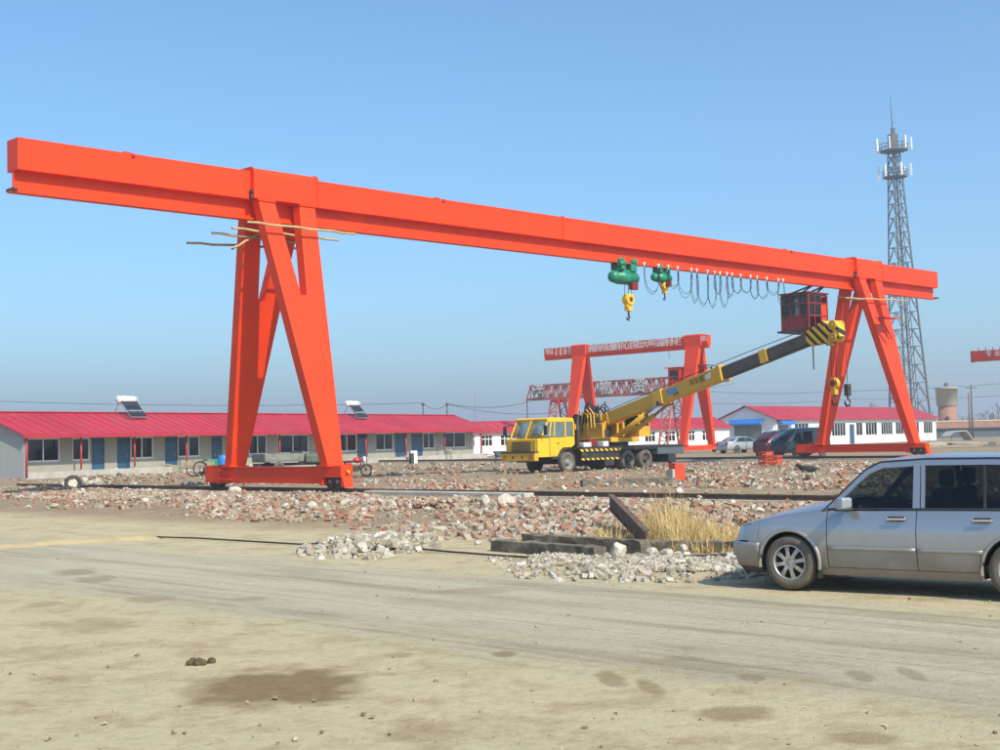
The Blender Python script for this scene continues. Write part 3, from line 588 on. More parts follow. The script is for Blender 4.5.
# ---- white workshop with the gable front, blue awnings
c0 = gp(776, 447); c1 = gp(937, 440); A3 = math.atan2(c1.y-c0.y, c1.x-c0.x); L3 = (c1-c0).length; GW = 7.4; E3 = 3.3; R3 = 4.9
th = thing('workshop', 'white gabled workshop with red roof and blue awnings right of the truck', 'building', (c0.x, c0.y, 0), A3)
D = lambda u: s_px(u, c0, A3, 0)
W3 = [(795.5, 809.5), (823, 829), (832.5, 846.5), (857, 863.5), (866.5, 878), (882, 893.5), (896.5, 907), (911, 920), (924.5, 933.5)]
D3 = [(779, 789), (850, 855)]
part('wall', 'wall_white', th, lambda b: wall_cells(b, .2, L3-.2, -.1, E3, 0, .22, [(D(a), D(c), 1.0, 2.75) for a, c in W3]+[(D(a), D(c), -.1, 2.5) for a, c in D3]))
for i, (a, c) in enumerate(W3): window(th, D(a), D(c), 1.0, 2.75, .05, max(2, round((D(c)-D(a))/.9)), w=.09, curt=(.15, .55) if i % 2 else (.5, .95))
d = boxp('door', 'door_blue', th, (D(850)+.01, .06, 0), (D(855)-.01, .12, 2.5)); boxp('handle', 'steel', d, (D(854), .02, 1.1), (D(854)+.08, .055, 1.3))
d = boxp('door', 'shutter', th, (D(779)+.01, .08, 0), (D(789)-.01, .13, 2.5)); boxp('bar', 'frame_white', d, (D(779)+.02, .04, 1.5), (D(789)-.02, .078, 1.62))
y0, y1 = 1.75, 5.35
b = MB(); b.bx((0, 0.222, -.1), (.2, y0, E3-.002)); b.bx((0, y1, -.1), (.2, GW, E3-.002)); b.bx((0, y0, 2.75), (.2, y1, E3-.002)); b.build('gable_wall', 'wall_white', th)
for x in (0, L3-.2): part('gable', 'wall_white', th, lambda b: b.prism([(0, E3), (GW, E3), (GW/2, R3-.15)], lambda p: (x, p[0], p[1]), lambda p: (x+.2, p[0], p[1])))
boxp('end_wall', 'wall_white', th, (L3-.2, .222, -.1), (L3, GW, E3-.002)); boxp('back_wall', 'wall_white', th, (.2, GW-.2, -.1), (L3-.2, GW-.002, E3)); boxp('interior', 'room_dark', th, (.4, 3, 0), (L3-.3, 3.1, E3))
sh = part('roller_shutter', 'shutter', th, lambda b: b.bx((.10, y0, 0), (.13, y1, 2.75)))
for i in range(13): boxp('slat', 'shutter', sh, (.085, y0+.01, .03+i*.21), (.099, y1-.01, .20+i*.21))
def awning(n, pts, x0, x1, ax):
    f = (lambda q: lambda p: (q, p[0], p[1])) if ax == 'x' else (lambda q: lambda p: (p[0], q, p[1]))
    part(n, 'awning_blue', th, lambda b: b.prism(pts, f(x0), f(x1)), bev=.02)
awning('awning', [(-.02, 3.28), (-.5, 3.22), (-.95, 2.80), (-.95, 2.62), (-.02, 2.98)], y0-.3, y1+.3, 'y')
awning('awning', [(-.02, 3.1), (-.4, 3.05), (-.8, 2.70), (-.8, 2.55), (-.02, 2.85)], D(777.5), D(791.5), 'x')
rf = part('roof', 'roof_red', th, slope(-.35, E3-.02, GW/2, R3, -.4, L3+.4)); part('roof', 'roof_red', th, slope(GW+.35, E3-.02, GW/2+.002, R3, -.4, L3+.4)); ribs(L3+.8, -.35, E3-.02, GW/2, R3, 1.2, -.4).build('ribs', 'roof_red', rf, kind='stuff')
boxp('verge_trim', 'tarp_grey', rf, (-.46, GW/2-.3, R3-.1), (-.405, GW/2+.3, R3+.03)); boxp('gutter', 'roof_red', rf, (-.4, -.5, E3-.17), (L3+.4, -.36, E3-.05))

# ---- far right: brick wall, grey shed, water tower, poles, debris
th = thing('boundary_wall', 'long low brick wall on the horizon right of the workshop', 'wall', (78, 262, 0), R(8)); boxp('brickwork', 'brick_far', th, (0, 0, -.2), (150, .4, 2.9)); boxp('coping', 'plaster_far', th, (0, -.08, 2.9), (150, .5, 3.15))
th = thing('grey_shed', 'low dark grey shed in front of the far brick wall', 'shed', (76, 236, 0), R(6)); boxp('wall', 'shed_far', th, (0, 0, -.2), (110, 9, 1.55)); boxp('roof', 'shed_far', th, (-.4, -.5, 1.552), (110.4, 9.5, 1.75))
for i in range(12): boxp('door', 'door_blue', th, (4+i*8.5, -.06, 0), (6.4+i*8.5, -.005, 1.4))
wt = at(947, 405, 270); th = thing('water_tower', 'round brick water tower with cream tank at the right horizon', 'water tower', (wt.x, wt.y, 0))
part('shaft', 'brick_far', th, lambda b: b.lathe([(1.95, -.3), (1.72, 6.2), (0, 6.2)], axis='z', n=28)); part('tank', 'plaster_far', th, lambda b: b.lathe([(1.7, 6.0), (2.02, 6.25), (2.12, 9.5), (2.2, 9.5), (2.2, 9.8), (.3, 10.0), (0, 10.0)], axis='z', n=28)); part('hatch', 'shed_far', th, lambda b: b.lathe([(.45, 9.9), (.45, 10.5), (0, 10.9)], axis='z', n=12)); boxp('window', 'room_dark', th, (-.75, -1.95, 3.2), (-.35, -1.5, 4.0))
def pole(u, v0, v1, Y, label, arms=1):
    p = at(u, v0, Y); q = at(u, v1, Y); t = thing('utility_pole', label, 'pole', (p.x, p.y, 0)); H_ = q.z
    part('shaft', 'rusty_steel', t, lambda b: b.tube((0, 0, -.3), (0, 0, H_), .15, 8, r1=.10))
    if arms: part('crossarm', 'dark_steel', t, lambda b: b.bar((-.8, 0, H_-.4), (.8, 0, H_-.4), .1)); part('insulator', 'stone_pale', t, lambda b: [b.tube((s, 0, H_-.35), (s, 0, H_-.12), .06, 6) for s in (-.7, 0, .7)])
    return Vector((p.x, p.y, H_-.2))
pole(973, 440, 385, 190, 'rusty utility pole standing right of the water tower'); pole(970.3, 440, 393, 230, 'paler utility pole just behind the rusty one', 0)
# heap of junk boards by the workshop's far end
b0 = gp(960, 447)
for i, (u, v, l, a, z) in enumerate([(950, 448, 5.5, .1, .1), (962, 446, 6, -.1, .22), (975, 447, 5, .25, .1), (940, 446, 4, .05, .08)]):
    p = gp(u, v); o = part('timber', ['wood_pale', 'concrete', 'wood_old', 'concrete'][i], None, lambda b: b.box((0, 0, 0), (l, .7, .22))); o.location = (p.x, p.y, z+.05); o.rotation_euler = (0, .03*i, a)
    tag(o, ['lower grey board lying beyond the far crane sill', 'pale board on top of the pile beyond the far crane sill', 'right hand dark board of the pile beyond the far crane sill', 'short board nearest the workshop corner'][i], 'board')
p = gp(958, 441); th = thing('broken_canopy', 'collapsed pale sheet propped on a frame beyond the workshop', 'canopy', (p.x, p.y, 0), .4); th.scale = (.75, .75, .75)
part('sheet', 'concrete', th, lambda b: b.prism([(-2.6, .9), (-1.5, 1.75), (1.2, 1.8), (2.6, .2), (2.5, .1), (1.1, 1.68), (-1.5, 1.62)], lambda p: (p[0], -1, p[1]), lambda p: (p[0], 1.2, p[1]))); part('frame', 'wood_old', th, lambda b: (b.bar((-1.4, 0, 0), (-1.4, 0, 1.65), .1), b.bar((1.1, 0, 0), (1.1, 0, 1.7), .1), b.bar((-1.4, 0, 1.2), (1.1, 0, .9), .08)))

# ---- telecom tower
tb = at(911, 430, 222); th = thing('telecom_tower', 'tall grey lattice telecom tower behind the far crane leg', 'tower', (tb.x, tb.y, 0), R(20)); th.rotation_euler = (0, R(-1.6), R(20)); th.scale = (1, 1, 1.02)
HT = 47.0; hw = lambda z: 1.75*(1-z/HT)**1.05+.66
lat = MB(); nb = 19; zz = [HT*(1-(1-i/nb)**1.25) for i in range(nb+1)]
cor = lambda z: [Vector((a*hw(z), c*hw(z), z)) for a, c in ((-1, -1), (1, -1), (1, 1), (-1, 1))]
for i in range(nb):
    c_0, c_1 = cor(zz[i]), cor(zz[i+1])
    for k in range(4):
        j = (k+1) % 4; mid = (c_1[k]+c_1[j])/2
        lat.bar(c_1[k], c_1[j], .09); lat.bar(c_0[k], mid, .09); lat.bar(c_0[j], mid, .09)
        if i < 13: q = (c_0[k]+mid)/2; lat.bar(q, (c_0[k]+c_1[k])/2, .06); q = (c_0[j]+mid)/2; lat.bar(q, (c_0[j]+c_1[j])/2, .06)
lat.build('lattice', 'tower_steel', th, kind='stuff')
for k in range(4): part('leg', 'tower_steel', th, lambda b: [b.bar(cor(zz[i])[k], cor(zz[i+1])[k], .26-.006*i) for i in range(nb)])
part('ladder', 'dark_steel', th, lambda b: (b.bar((-.25, -hw(0)+.3, 0), (-.25, -hw(HT)+.1, HT), .08), b.bar((.25, -hw(0)+.3, 0), (.25, -hw(HT)+.1, HT), .08)))
for zp, rp in ((42.6, 2.0), (46.9, 2.3)):
    d = part('platform', 'tower_steel', th, lambda b: b.lathe([(.8, zp), (rp, zp), (rp, zp-.16), (.8, zp-.16)], axis='z', n=16, sm=False))
    rb = MB()
    for h in (.5, 1.0): rb.path([(rp*math.cos(i*PI/8), rp*math.sin(i*PI/8), zp+h) for i in range(17)], .05, 4)
    for i in range(16): rb.bar((rp*math.cos(i*PI/8), rp*math.sin(i*PI/8), zp), (rp*math.cos(i*PI/8), rp*math.sin(i*PI/8), zp+1.0), .05)
    rb.build('railing', 'tower_steel', d)
    for i in range(7 if zp > 45 else 6):
        a = i*2*PI/(7 if zp > 45 else 6)+.3; r_ = rp+.6; part('antenna', 'tank_white', th, lambda b: (b.box((r_*math.cos(a), r_*math.sin(a), zp+.9), (.26, .26, 2.0), M=Matrix.Rotation(a, 3, 'Z')), b.bar((rp*math.cos(a), rp*math.sin(a), zp+.6), (r_*math.cos(a), r_*math.sin(a), zp+.6), .07)))
part('mast', 'tower_steel', th, lambda b: (b.tube((0, 0, HT), (0, 0, 55.5), .14, 8, r1=.05), b.bar((0, 0, 51.5), (.9, 0, 51.6), .06), b.bar((0, 0, 53.2), (.7, 0, 53.2), .05)))
part('equipment_box', 'tower_steel', th, lambda b: (b.box((0, 0, 48.3), (1.3, 1.1, 2.4)), b.box((.3, .2, 50.0), (.5, .5, 1.2))))
pm = at(476, 430, 420); th = thing('radio_mast', 'thin pale radio mast far behind the white building', 'mast', (pm.x, pm.y, 0)); part('shaft', 'galvanised', th, lambda b: b.tube((0, 0, -.5), (0, 0, 17.5), .22, 6, r1=.10)); part('stay', 'galvanised', th, lambda b: [b.tube((0, 0, 15), (6*math.cos(a), 6*math.sin(a), 0), .03, 4) for a in (.3, 2.4, 4.5)])

# ---- far bare trees on the horizon
def bare_tree(p, h, label, seed):
    rr = random.Random(seed); t = thing('bare_tree', label, 'tree', (p.x, p.y, 0), 0, None); tr = MB(); tw = MB()
    def grow(q, d, l, r, k):
        e = q+d*l; (tr if k > 2 else tw).tube(q, e, r, 5 if k > 2 else 3, r1=r*.62, cap=False)
        if k:
            for _ in range(3 if k > 1 else 4):
                grow(q+d*l*rr.uniform(.6, 1), (d+Vector((rr.gauss(0, .42), rr.gauss(0, .42), rr.gauss(.12, .2)))).normalized(), l*rr.uniform(.58, .78), r*.55, k-1)
    grow(Vector((0, 0, -.3)), Vector((0, 0, 1)), h*.30, h*.022, 4)
    tr.build('trunk', 'bark_far', t); tw.build('crown', 'bark_far', t)
k = 0
for u, Y, h, lb in [(985, 330, 9, 'bare tree above the far brick wall near the right edge'), (966, 380, 9, 'bare tree behind the rusty utility pole'), (998, 350, 11, 'bare tree at the very right edge of the horizon'), (930, 330, 10, 'bare tree just left of the water tower'),
                    (870, 300, 12, 'bare tree seen between the far crane legs over the workshop roof'), (858, 330, 10, 'smaller bare tree left of the one between the far crane legs'),
                    (500, 330, 8, 'bare tree over the white roof left of the truck'), (515, 360, 8, 'bare tree over the white roof near the truck cab'), (488, 380, 9, 'bare tree right of the thin radio mast'), (527, 400, 9, 'bare tree behind the truck cab windscreen')]:
    p = at(u, 430, Y); bare_tree(p, h, lb, k); k += 1
def brush():                               # distant scrub belt closing the horizon
    b = MB(); rr = random.Random(3)
    for i in range(1500):
        x = rr.uniform(-330, 420); y = rr.uniform(480, 560); h = rr.uniform(2, 5.5)*(1 if rr.random() > .1 else 1.5); ww = rr.uniform(1, 3.4)
        c = Vector((x, y, 0)); n = 7
        vs = [(c.x+ww*math.cos(2*PI*j/n)*rr.uniform(.6, 1), c.y+ww*math.sin(2*PI*j/n), -.5) for j in range(n)]+[(c.x+ww*.8*math.cos(2*PI*j/n)*rr.uniform(.5, 1), c.y+ww*.8*math.sin(2*PI*j/n), h*rr.uniform(.6, .9)) for j in range(n)]+[(c.x, c.y, h)]
        b.add(vs, [(j, (j+1) % n, n+(j+1) % n, n+j) for j in range(n)]+[(n+j, n+(j+1) % n, 2*n) for j in range(n)])
    o = b.build('scrub_belt', 'brush_far'); tag(o, 'hazy belt of scrub and trees along the far horizon', 'trees'); o['kind'] = 'stuff'
brush()
# ---- overhead wires
def wire(pts, r, label, sag=.0):
    o = bpy.data.objects; P = []
    for (a, c) in zip(pts, pts[1:]):
        for i in range(12): q = i/12; p = a.lerp(c, q); p = p.copy(); p.z -= sag*4*q*(1-q); P.append(p)
    P.append(pts[-1]); tag(MB().path(P, r, 4).build('overhead_wire', 'cable'), label, 'wire')
wire([at(-900, 386, 150), at(-120, 396, 150), at(423, 403, 150), at(447, 404, 150), at(560, 412, 150)], .022, 'thin dark overhead wire above the tan house roof', .6)
wire([at(447, 404, 150), at(560, 390, 190), at(735, 383, 260)], .03, 'faint overhead wire rising behind the truss crane', 1.2)
wire([at(700, 391, 260), at(842, 391, 260), at(1060, 378, 260)], .035, 'upper overhead wire crossing behind the telecom tower', .5)
wire([at(700, 403, 280), at(850, 399, 280), at(1060, 392, 280)], .035, 'lower overhead wire crossing behind the telecom tower', .5)
for u, lb in ((423, 'short roof pole carrying the wire, left of a pair'), (447, 'short roof pole carrying the wire, right of a pair')):
    p = at(u, 406, 150); q = at(u, 402.6, 150); t = thing('wire_pole', lb, 'pole', (p.x, p.y, 0)); part('shaft', 'dark_steel', t, lambda b: b.tube((0, 0, 0), (0, 0, q.z), .07, 6)); boxp('bracket', 'dark_steel', t, (-.16, -.05, q.z-.35), (.16, .05, q.z-.1))
# ================================================================ BIG GANTRY CRANE
CB = Vector((-8.06, 49.44, 0)); SP = 41.5; HT_ = 11.56; C1 = 10.15; C2 = 8.7
gc = thing('gantry_crane', 'huge orange red gantry crane spanning the whole yard', 'gantry crane', CB, PI/4)
def s_of(u, v, y=0):                       # position along the girder for a photo pixel column
    d = ray(u, v); P0 = CB+RD*y; k = (P0.x*GD.y-P0.y*GD.x)/(d.x*GD.y-d.y*GD.x); return (Vector((d.x*k, d.y*k, 0))-P0).dot(GD)
def loft_x(poly, x0, x1): return lambda b: b.prism(poly, lambda p: (x0, p[0], p[1]), lambda p: (x1, p[0], p[1]))
box_p = [(-.38, HT_), (-.38, 10.54), (-.04, 10.54), (-.04, 9.921), (.04, 9.921), (.04, 10.54), (.38, 10.54), (.38, HT_)]
jx = s_of(557, 225)
gd = part('girder', 'crane_red', gc, loft_x(box_p, -C1, SP+C2), bev=.012)
rb_ = part('lower_flange', 'crane_red', gd, lambda b: (b.bx((-C1-.1, -.18, 9.84), (SP+C2+.05, .18, 9.92))))
for x in (jx,): part('splice_plate', 'crane_red', gd, loft_x([(p[0]*1.10, HT_+.03 if p[1] == HT_ else p[1]-.005) for p in box_p], x-.05, x+.05))
for x in np.linspace(-C1+2, SP+C2-2, 19): part('weld_seam', 'crane_red_old', gd, loft_x([(p[0]*1.012, p[1]+(.004 if p[1] == HT_ else 0)) for p in box_p], x-.012, x+.012))
for u, v in ((127, 153), (785, 247), (437, 196)):
    x = s_of(u, v); part('lifting_lug', 'crane_red_old', gd, lambda b: (b.bx((x-.14, -.03, HT_-.01), (x+.14, .03, HT_+.13)), b.tube((x-.05, -.40, HT_-.06), (x+.05, -.40, HT_-.06), .07, 8)))
boxp('end_stop', 'dark_steel', gd, (-C1-.1, -.26, 9.9), (-C1+.06, .26, 9.98)); boxp('end_stop', 'dark_steel', gd, (SP+C2-.1, -.26, 9.9), (SP+C2+.3, .26, 9.97))
arc = [(math.cos(a), math.sin(a)) for a in np.linspace(PI/2, 0, 7)]
SAD = [(-.60, 10.55)]+[(-.60+.22*(1-q), 11.46+.22*r) for q, r in reversed(arc)]+[(.60-.22*(1-q), 11.46+.22*r) for q, r in arc]+[(.60, 10.55)]
for sx, wid in ((0, 1.42), (SP, 1.42)):
    sd_ = part('saddle', 'crane_red', gc, loft_x(SAD, sx-wid, sx+wid), bev=.015)
    for q in (-wid, wid): part('end_rim', 'crane_red', sd_, loft_x([(p[0]*1.04, p[1]+(.03 if p[1] > 11 else 0)) for p in SAD], sx+q-.03, sx+q+.03))
    part('hook_eye', 'dark_steel', sd_, lambda b: (b.tube((sx-wid-.06, -.50, 10.72), (sx-wid-.06, -.50, 10.45), .05, 8), b.tube((sx-wid-.10, -.50, 10.78), (sx-wid-.02, -.50, 10.78), .09, 8)))
    for sd2 in (-1, 1):
        yt, yf = .60, 3.22
        def fy(z, off=0): return sd2*(yt+(1-(z-.86)/(10.55-.86))*(yf-yt)-off)
        poly = [(-.33, .86), (.33, .86), (1.27, 10.552), (.56, 10.552), (.13, 7.05), (-.13, 7.05), (-.56, 10.552), (-1.27, 10.552)]
        lg = part('leg', 'crane_red', gc, lambda b: b.prism(poly, lambda p: (sx+p[0], fy(p[1]), p[1]), lambda p: (sx+p[0], fy(p[1], .44), p[1])), bev=.014)
        for zz_, hw_ in ((10.50, 1.31), (.93, .46)): part('flange', 'crane_red', lg, lambda b: [b.box((sx+q, fy(zz_, .22), zz_), (w2, .56, .05)) for q, w2 in ([(-.92, .78), (.92, .78)] if zz_ > 5 else [(0, .86)])])
    # sill beam with wheels
    zb = .0 if sx == 0 else .14
    sl = part('sill_beam', 'crane_red', gc, lambda b: b.bx((sx-.24, -2.72, .30+zb), (sx+.24, 3.72, .87+zb*.1)), bev=.012)
    part('top_flange', 'crane_red', sl, lambda b: b.bx((sx-.30, -2.74, .872+zb*.1), (sx+.30, 3.74, .90+zb*.1)))
    hd = part('end_carriage', 'crane_red', gc, lambda b: (b.bx((sx-.26, -3.80, .52+zb), (sx+.26, -2.722, .93)), b.bx((sx-.27, -2.78, .24+zb), (sx+.27, -2.60, .94))), bev=.012)
    for y in (-3.02, -3.45):
        wl = part('wheel', 'dark_steel', hd, lambda b: b.lathe([(0, -.13), (.10, -.13), (.12, -.10), (.20, -.09), (.27, -.11), (.27, -.075), (.245, -.07), (.245, .07), (.27, .075), (.27, .11), (0, .11)], (sx, y, .385+zb), 'x', 22)); part('hub', 'steel', wl, lambda b: b.lathe([(0, -.17), (.07, -.17), (.08, -.125)], (sx, y, .385+zb), 'x', 12))
    part('rail_guard', 'crane_red', hd, lambda b: b.prism([(-3.78, .60), (-3.70, .60), (-3.72, .20), (-3.92, .17)], lambda p: (sx-.2, p[0], p[1]+zb), lambda p: (sx+.2, p[0], p[1]+zb)))
    part('buffer', 'yellow_worn', hd, lambda b: b.tube((sx, -3.80, .72+zb), (sx, -3.92, .72+zb), .055, 12))
    fr = part('end_carriage', 'crane_red', gc, lambda b: (b.bx((sx-.27, 3.722, .30+zb), (sx+.27, 4.64, .95)), b.bx((sx-.28, 3.62, .26+zb), (sx+.28, 3.80, .98))), bev=.012)
    for z in (.72, .42): part('gusset', 'crane_red', fr, lambda b: b.prism([(3.62, z+zb*.5), (2.75, z+zb*.5), (3.62, z+.10+zb*.5)], lambda p: (sx-.245, p[0], p[1]), lambda p: (sx-.40, p[0], p[1])))
    for y in (4.0, 4.38): part('wheel', 'dark_steel', fr, lambda b: b.lathe([(0, -.12), (.27, -.11), (.27, -.075), (.245, -.07), (.245, .07), (.27, .075), (.27, .11), (0, .11)], (sx, y, .385+zb), 'x', 22))
    part('drive_motor', 'green_paint' if sx == 0 else 'crane_red_old', fr, lambda b: (b.tube((sx+.3, 4.0, .75+zb), (sx+.95, 4.0, .75+zb), .19, 14), b.box((sx+.45, 4.0, .50+zb), (.35, .4, .35))))
# triangular brackets and service platform at the right legs
for y, x0 in ((-1.95, -1.0), (1.75, .5)):
    z = 8.05 if y < 0 else 7.95; dx = -1.3 if y < 0 else 1.3
    part('bracket', 'maroon_red' if y > 0 else 'crane_red_old', gc, lambda b: (b.bx((SP+min(0, dx)-.2, y-.35, z), (SP+max(0, dx)+.2, y+.25, z+.06)), b.bar((SP+dx, y, z), (SP+dx*.25, y-.1, z-1.15), .07), b.bar((SP+dx, y+.2, z), (SP+dx*.25, y+.1, z-1.15), .07)))
# operator cab hung under the girder, left of the right legs
cb = thing('operator_cab', 'red windowed operator cab hung under the girder by the right legs', 'crane cab', CB+GD*36.9+RD*1.0+ZU*7.35, PI/4)
cx, cy, ch = .95, .85, 2.05
fr = MB()
for a in (-1, 1):
    for c in (-1, 1): fr.bx((a*cx-.06, c*cy-.06, .06), (a*cx+.06, c*cy+.06, ch))
for z in (.10, .85, 1.55, ch):
    fr.bx((-cx, -cy-.05, z-.045), (cx, -cy+.03, z+.045)); fr.bx((-cx, cy-.03, z-.045), (cx, cy+.05, z+.045)); fr.bx((-cx-.05, -cy, z-.044), (-cx+.03, cy, z+.044)); fr.bx((cx-.03, -cy, z-.044), (cx+.05, cy, z+.044))
for x in (-.32, .32): fr.bx((x-.04, -cy-.04, .1), (x+.04, -cy+.02, ch)); fr.bx((x-.04, cy-.02, .1), (x+.04, cy+.04, ch))
for y in (-.28, .28): fr.bx((-cx-.04, y-.04, .1), (-cx+.02, y+.04, ch))
fr.build('frame', 'maroon_red', cb, bev=.01)  # girder's shade painted into the cab: maroon stands for shaded red
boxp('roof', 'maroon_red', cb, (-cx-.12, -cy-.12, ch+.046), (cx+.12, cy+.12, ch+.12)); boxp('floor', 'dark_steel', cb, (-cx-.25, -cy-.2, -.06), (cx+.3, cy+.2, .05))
for nm, a, c in (('side_panel', (.36, -cy-.03, .14), (cx-.06, -cy, .80)), ('side_panel', (.36, -cy-.032, .9), (cx-.06, -cy, 1.5)), ('side_panel', (-cx-.03, -cy+.06, .14), (-cx, cy-.06, .80)), ('side_panel', (-cx+.06, cy, .14), (cx-.06, cy+.03, .8)), ('side_panel', (cx, -cy+.06, .14), (cx+.03, cy-.06, 1.98))): boxp(nm, 'crane_red' if a[0] > .3 else 'maroon_red', cb, a, c)  # crane red panels paint the sunlit right side, maroon ones the shaded rest
for x0, x1 in ((-.89, -.36), (-.28, .28)):
    for z0, z1 in ((.9, 1.5), (1.6, 2.0)): boxp('pane', 'pane_glass', cb, (x0, -cy-.012, z0), (x1, -cy-.004, z1)); boxp('pane', 'pane_glass', cb, (x0, cy+.004, z0), (x1, cy+.012, z1))
for y0, y1 in ((-.79, -.32), (-.24, .24), (.32, .79)): boxp('pane', 'pane_glass', cb, (-cx-.012, y0, .9), (-cx-.004, y1, 1.98))
boxp('operator_seat', 'cabin_cloth', cb, (-.2, -.25, .06), (.3, .25, .55), bev=.04); boxp('seat_back', 'cabin_cloth', cb, (.2, -.25, .5), (.32, .25, 1.15), bev=.04); boxp('control_desk', 'tarp_grey', cb, (-.75, -.5, .06), (-.4, .5, .8), bev=.03)
part('hanger', 'dark_steel', cb, lambda b: [b.bar((a, c, ch+.1), (a*.8, -1.0, 2.55), .08) for a in (-.7, .7) for c in (-.3, .5)])
part('strut', 'dark_steel', cb, lambda b: (b.bar((-.5, -.8, -.05), (2.2, .9, -2.0), .07), b.bar((.2, -cy, -.03), (.9, -cy-.1, -.6), .06), b.bar((-cx, -cy, -.03), (-cx+.6, -cy, -.55), .05)))
# festoon cable with its little carriers
x0 = s_of(640, 262); x1 = s_of(778, 291); fc = thing('festoon_cable', 'black festoon cable hanging in loops below the big girder', 'cable', CB, PI/4)
rr = random.Random(5); xa = [x0]; 
while xa[-1] < x1: xa.append(xa[-1]+rr.choice([.45, .6, .75, .9, 1.1]))
cpts = MB(); c2 = MB()
for i, (a, c) in enumerate(zip(xa, xa[1:])):
    dp = rr.uniform(.8, 1.7)*(1 if i < len(xa)-4 else .9)
    for off, m in ((0, cpts), (.05, c2)):
        d_ = dp*(1+off*3*rr.uniform(-1, 1)); n = 14
        m.path([(a+(c-a)*q/n+math.sin(q/n*2*PI)*-.10, -.24-off+.05*math.sin(q*.9), 9.80-d_*(1-abs(2*q/n-1)**2.6)) for q in range(n+1)], .013, 5)
cpts.build('main_loop', 'cable', fc); c2.build('control_loop', 'cable', fc)
for a in xa: part('carrier', 'white_plastic', fc, lambda b: (b.box((a, -.23, 9.93), (.10, .10, .10)), b.box((a, -.23, 9.83), (.05, .05, .10))))
# hoists
def hoist(u, v, label, dirx, rope, sc=1.0):
    x = s_of(u, v); t = thing('electric_hoist', label, 'hoist', CB+GD*x+ZU*9.84, PI/4)
    t.scale = (sc,)*3
    trk = lambda q, sd: part('trolley_plate', 'green_paint', t, lambda b: (b.bx((q-.22, sd*.20-.03, -.34), (q+.22, sd*.20+.03, .16)), b.tube((q-.10, sd*.17, .13), (q-.10, sd*.30, .13), .10, 12), b.tube((q+.12, sd*.17, .13), (q+.12, sd*.30, .13), .10, 12)), bev=.01)
    for q in (-.42, .52):
        for sd in (-1, 1): trk(q, sd)
    part('trolley_motor', 'green_paint', t, lambda b: (b.tube((-.70, -.34, -.05), (-.25, -.34, -.05), .11, 12), b.box((-.42, -.30, -.16), (.3, .16, .3))))
    part('hanger_frame', 'green_paint', t, lambda b: (b.bx((-.62, -.16, -.40), (.72, .16, -.30)), b.bx((-.55, -.05, -.60), (-.42, .05, -.40)), b.bx((.5, -.05, -.60), (.63, .05, -.40))))
    part('drum', 'green_paint', t, lambda b: b.lathe([(0, -.95), (.16, -.94), (.25, -.86), (.29, -.72), (.29, -.45), (.33, -.44), (.33, .35), (.28, .37), (.27, .80), (.24, .90), (.12, .95), (0, .95)], (.0, 0, -.66), 'x', 24))
    part('cooling_ribs', 'green_paint', t, lambda b: [b.lathe([(.27, q), (.30, q), (.30, q+.02), (.27, q+.02)], (0, 0, -.66), 'x', 20) for q in np.arange(.42, .80, .06)])
    part('control_box', 'maroon_red', t, lambda b: b.box((.45, -.22, -1.06), (.42, .26, .34)), bev=.02)
    zz_ = -.9-rope; bl = part('hook_block', 'yellow', t, lambda b: (b.bx((.10, -.09, zz_-.34), (.50, .09, zz_+.26)), b.tube((.30, -.17, zz_+.02), (.30, .17, zz_+.02), .27, 20), b.bx((.16, -.15, zz_-.52), (.44, .15, zz_-.34))), bev=.02)
    part('sheave', 'maroon_red', bl, lambda b: (b.tube((.30, -.19, zz_+.02), (.30, -.175, zz_+.02), .12, 14), b.tube((.30, .175, zz_+.02), (.30, .19, zz_+.02), .12, 14)))
    part('hook', 'dark_steel', bl, lambda b: b.path([(.30, 0, zz_-.50), (.30, 0, zz_-.72), (.36, 0, zz_-.84), (.30, 0, zz_-.96), (.20, 0, zz_-.93), (.17, 0, zz_-.84)], .045, 8))
    part('wire_rope', 'cable', t, lambda b: [b.tube((.30+q, .0, -.80), (.30+q*1.1, 0, zz_+.1), .014, 5) for q in (-.24, .02, .24)])
hoist(623, 258, 'green electric hoist with yellow hook block hanging low under the girder', 1, .80)
hoist(661, 266, 'second green hoist right of the first with its yellow block pulled up', 1, .30, .72)
# bamboo poles tied across the leg tops
def pole_b(u0, v0, u1, v1, y, sx, label, r=.045):
    def P(u, v):
        d = ray(u, v); P0 = CB+RD*y; k = (P0.x*GD.y-P0.y*GD.x)/(d.x*GD.y-d.y*GD.x); return Vector((0, 0, EYE))+d*k
    a, c = P(u0, v0), P(u1, v1); o = MB(); n = 9
    o.path([a.lerp(c, i/n)+ZU*(.02*math.sin(i*2.1)) for i in range(n+1)], r, 7)
    for i in range(1, n): q = a.lerp(c, i/n)+ZU*(.02*math.sin(i*2.1)); dd = (c-a).normalized(); o.tube(q-dd*.015, q+dd*.015, r*1.18, 7)
    tag(o.build('bamboo_pole', 'bamboo'), label, 'pole', 'bamboo poles tied to the crane legs')
pole_b(247, 222, 355, 234, -1.22, 0, 'highest bamboo pole across the front of the near left leg fork')
pole_b(232, 228, 338, 240, -.42, 0, 'second bamboo pole down, just behind the near left leg fork')
pole_b(212, 233, 300, 243, .42, 0, 'third bamboo pole down, across the front of the far left leg')
pole_b(187, 243, 297, 248.5, 1.35, 0, 'lowest bamboo pole sticking out leftmost behind the far left leg')
pole_b(232, 249, 262, 232, .30, 0, 'short slanting bamboo stick at the far left leg')
pole_b(845, 298, 906, 300.5, -1.25, SP, 'bamboo pole across the front of the right leg fork')
pole_b(838, 297, 880, 303, .35, SP, 'short bamboo pole between the two right legs')
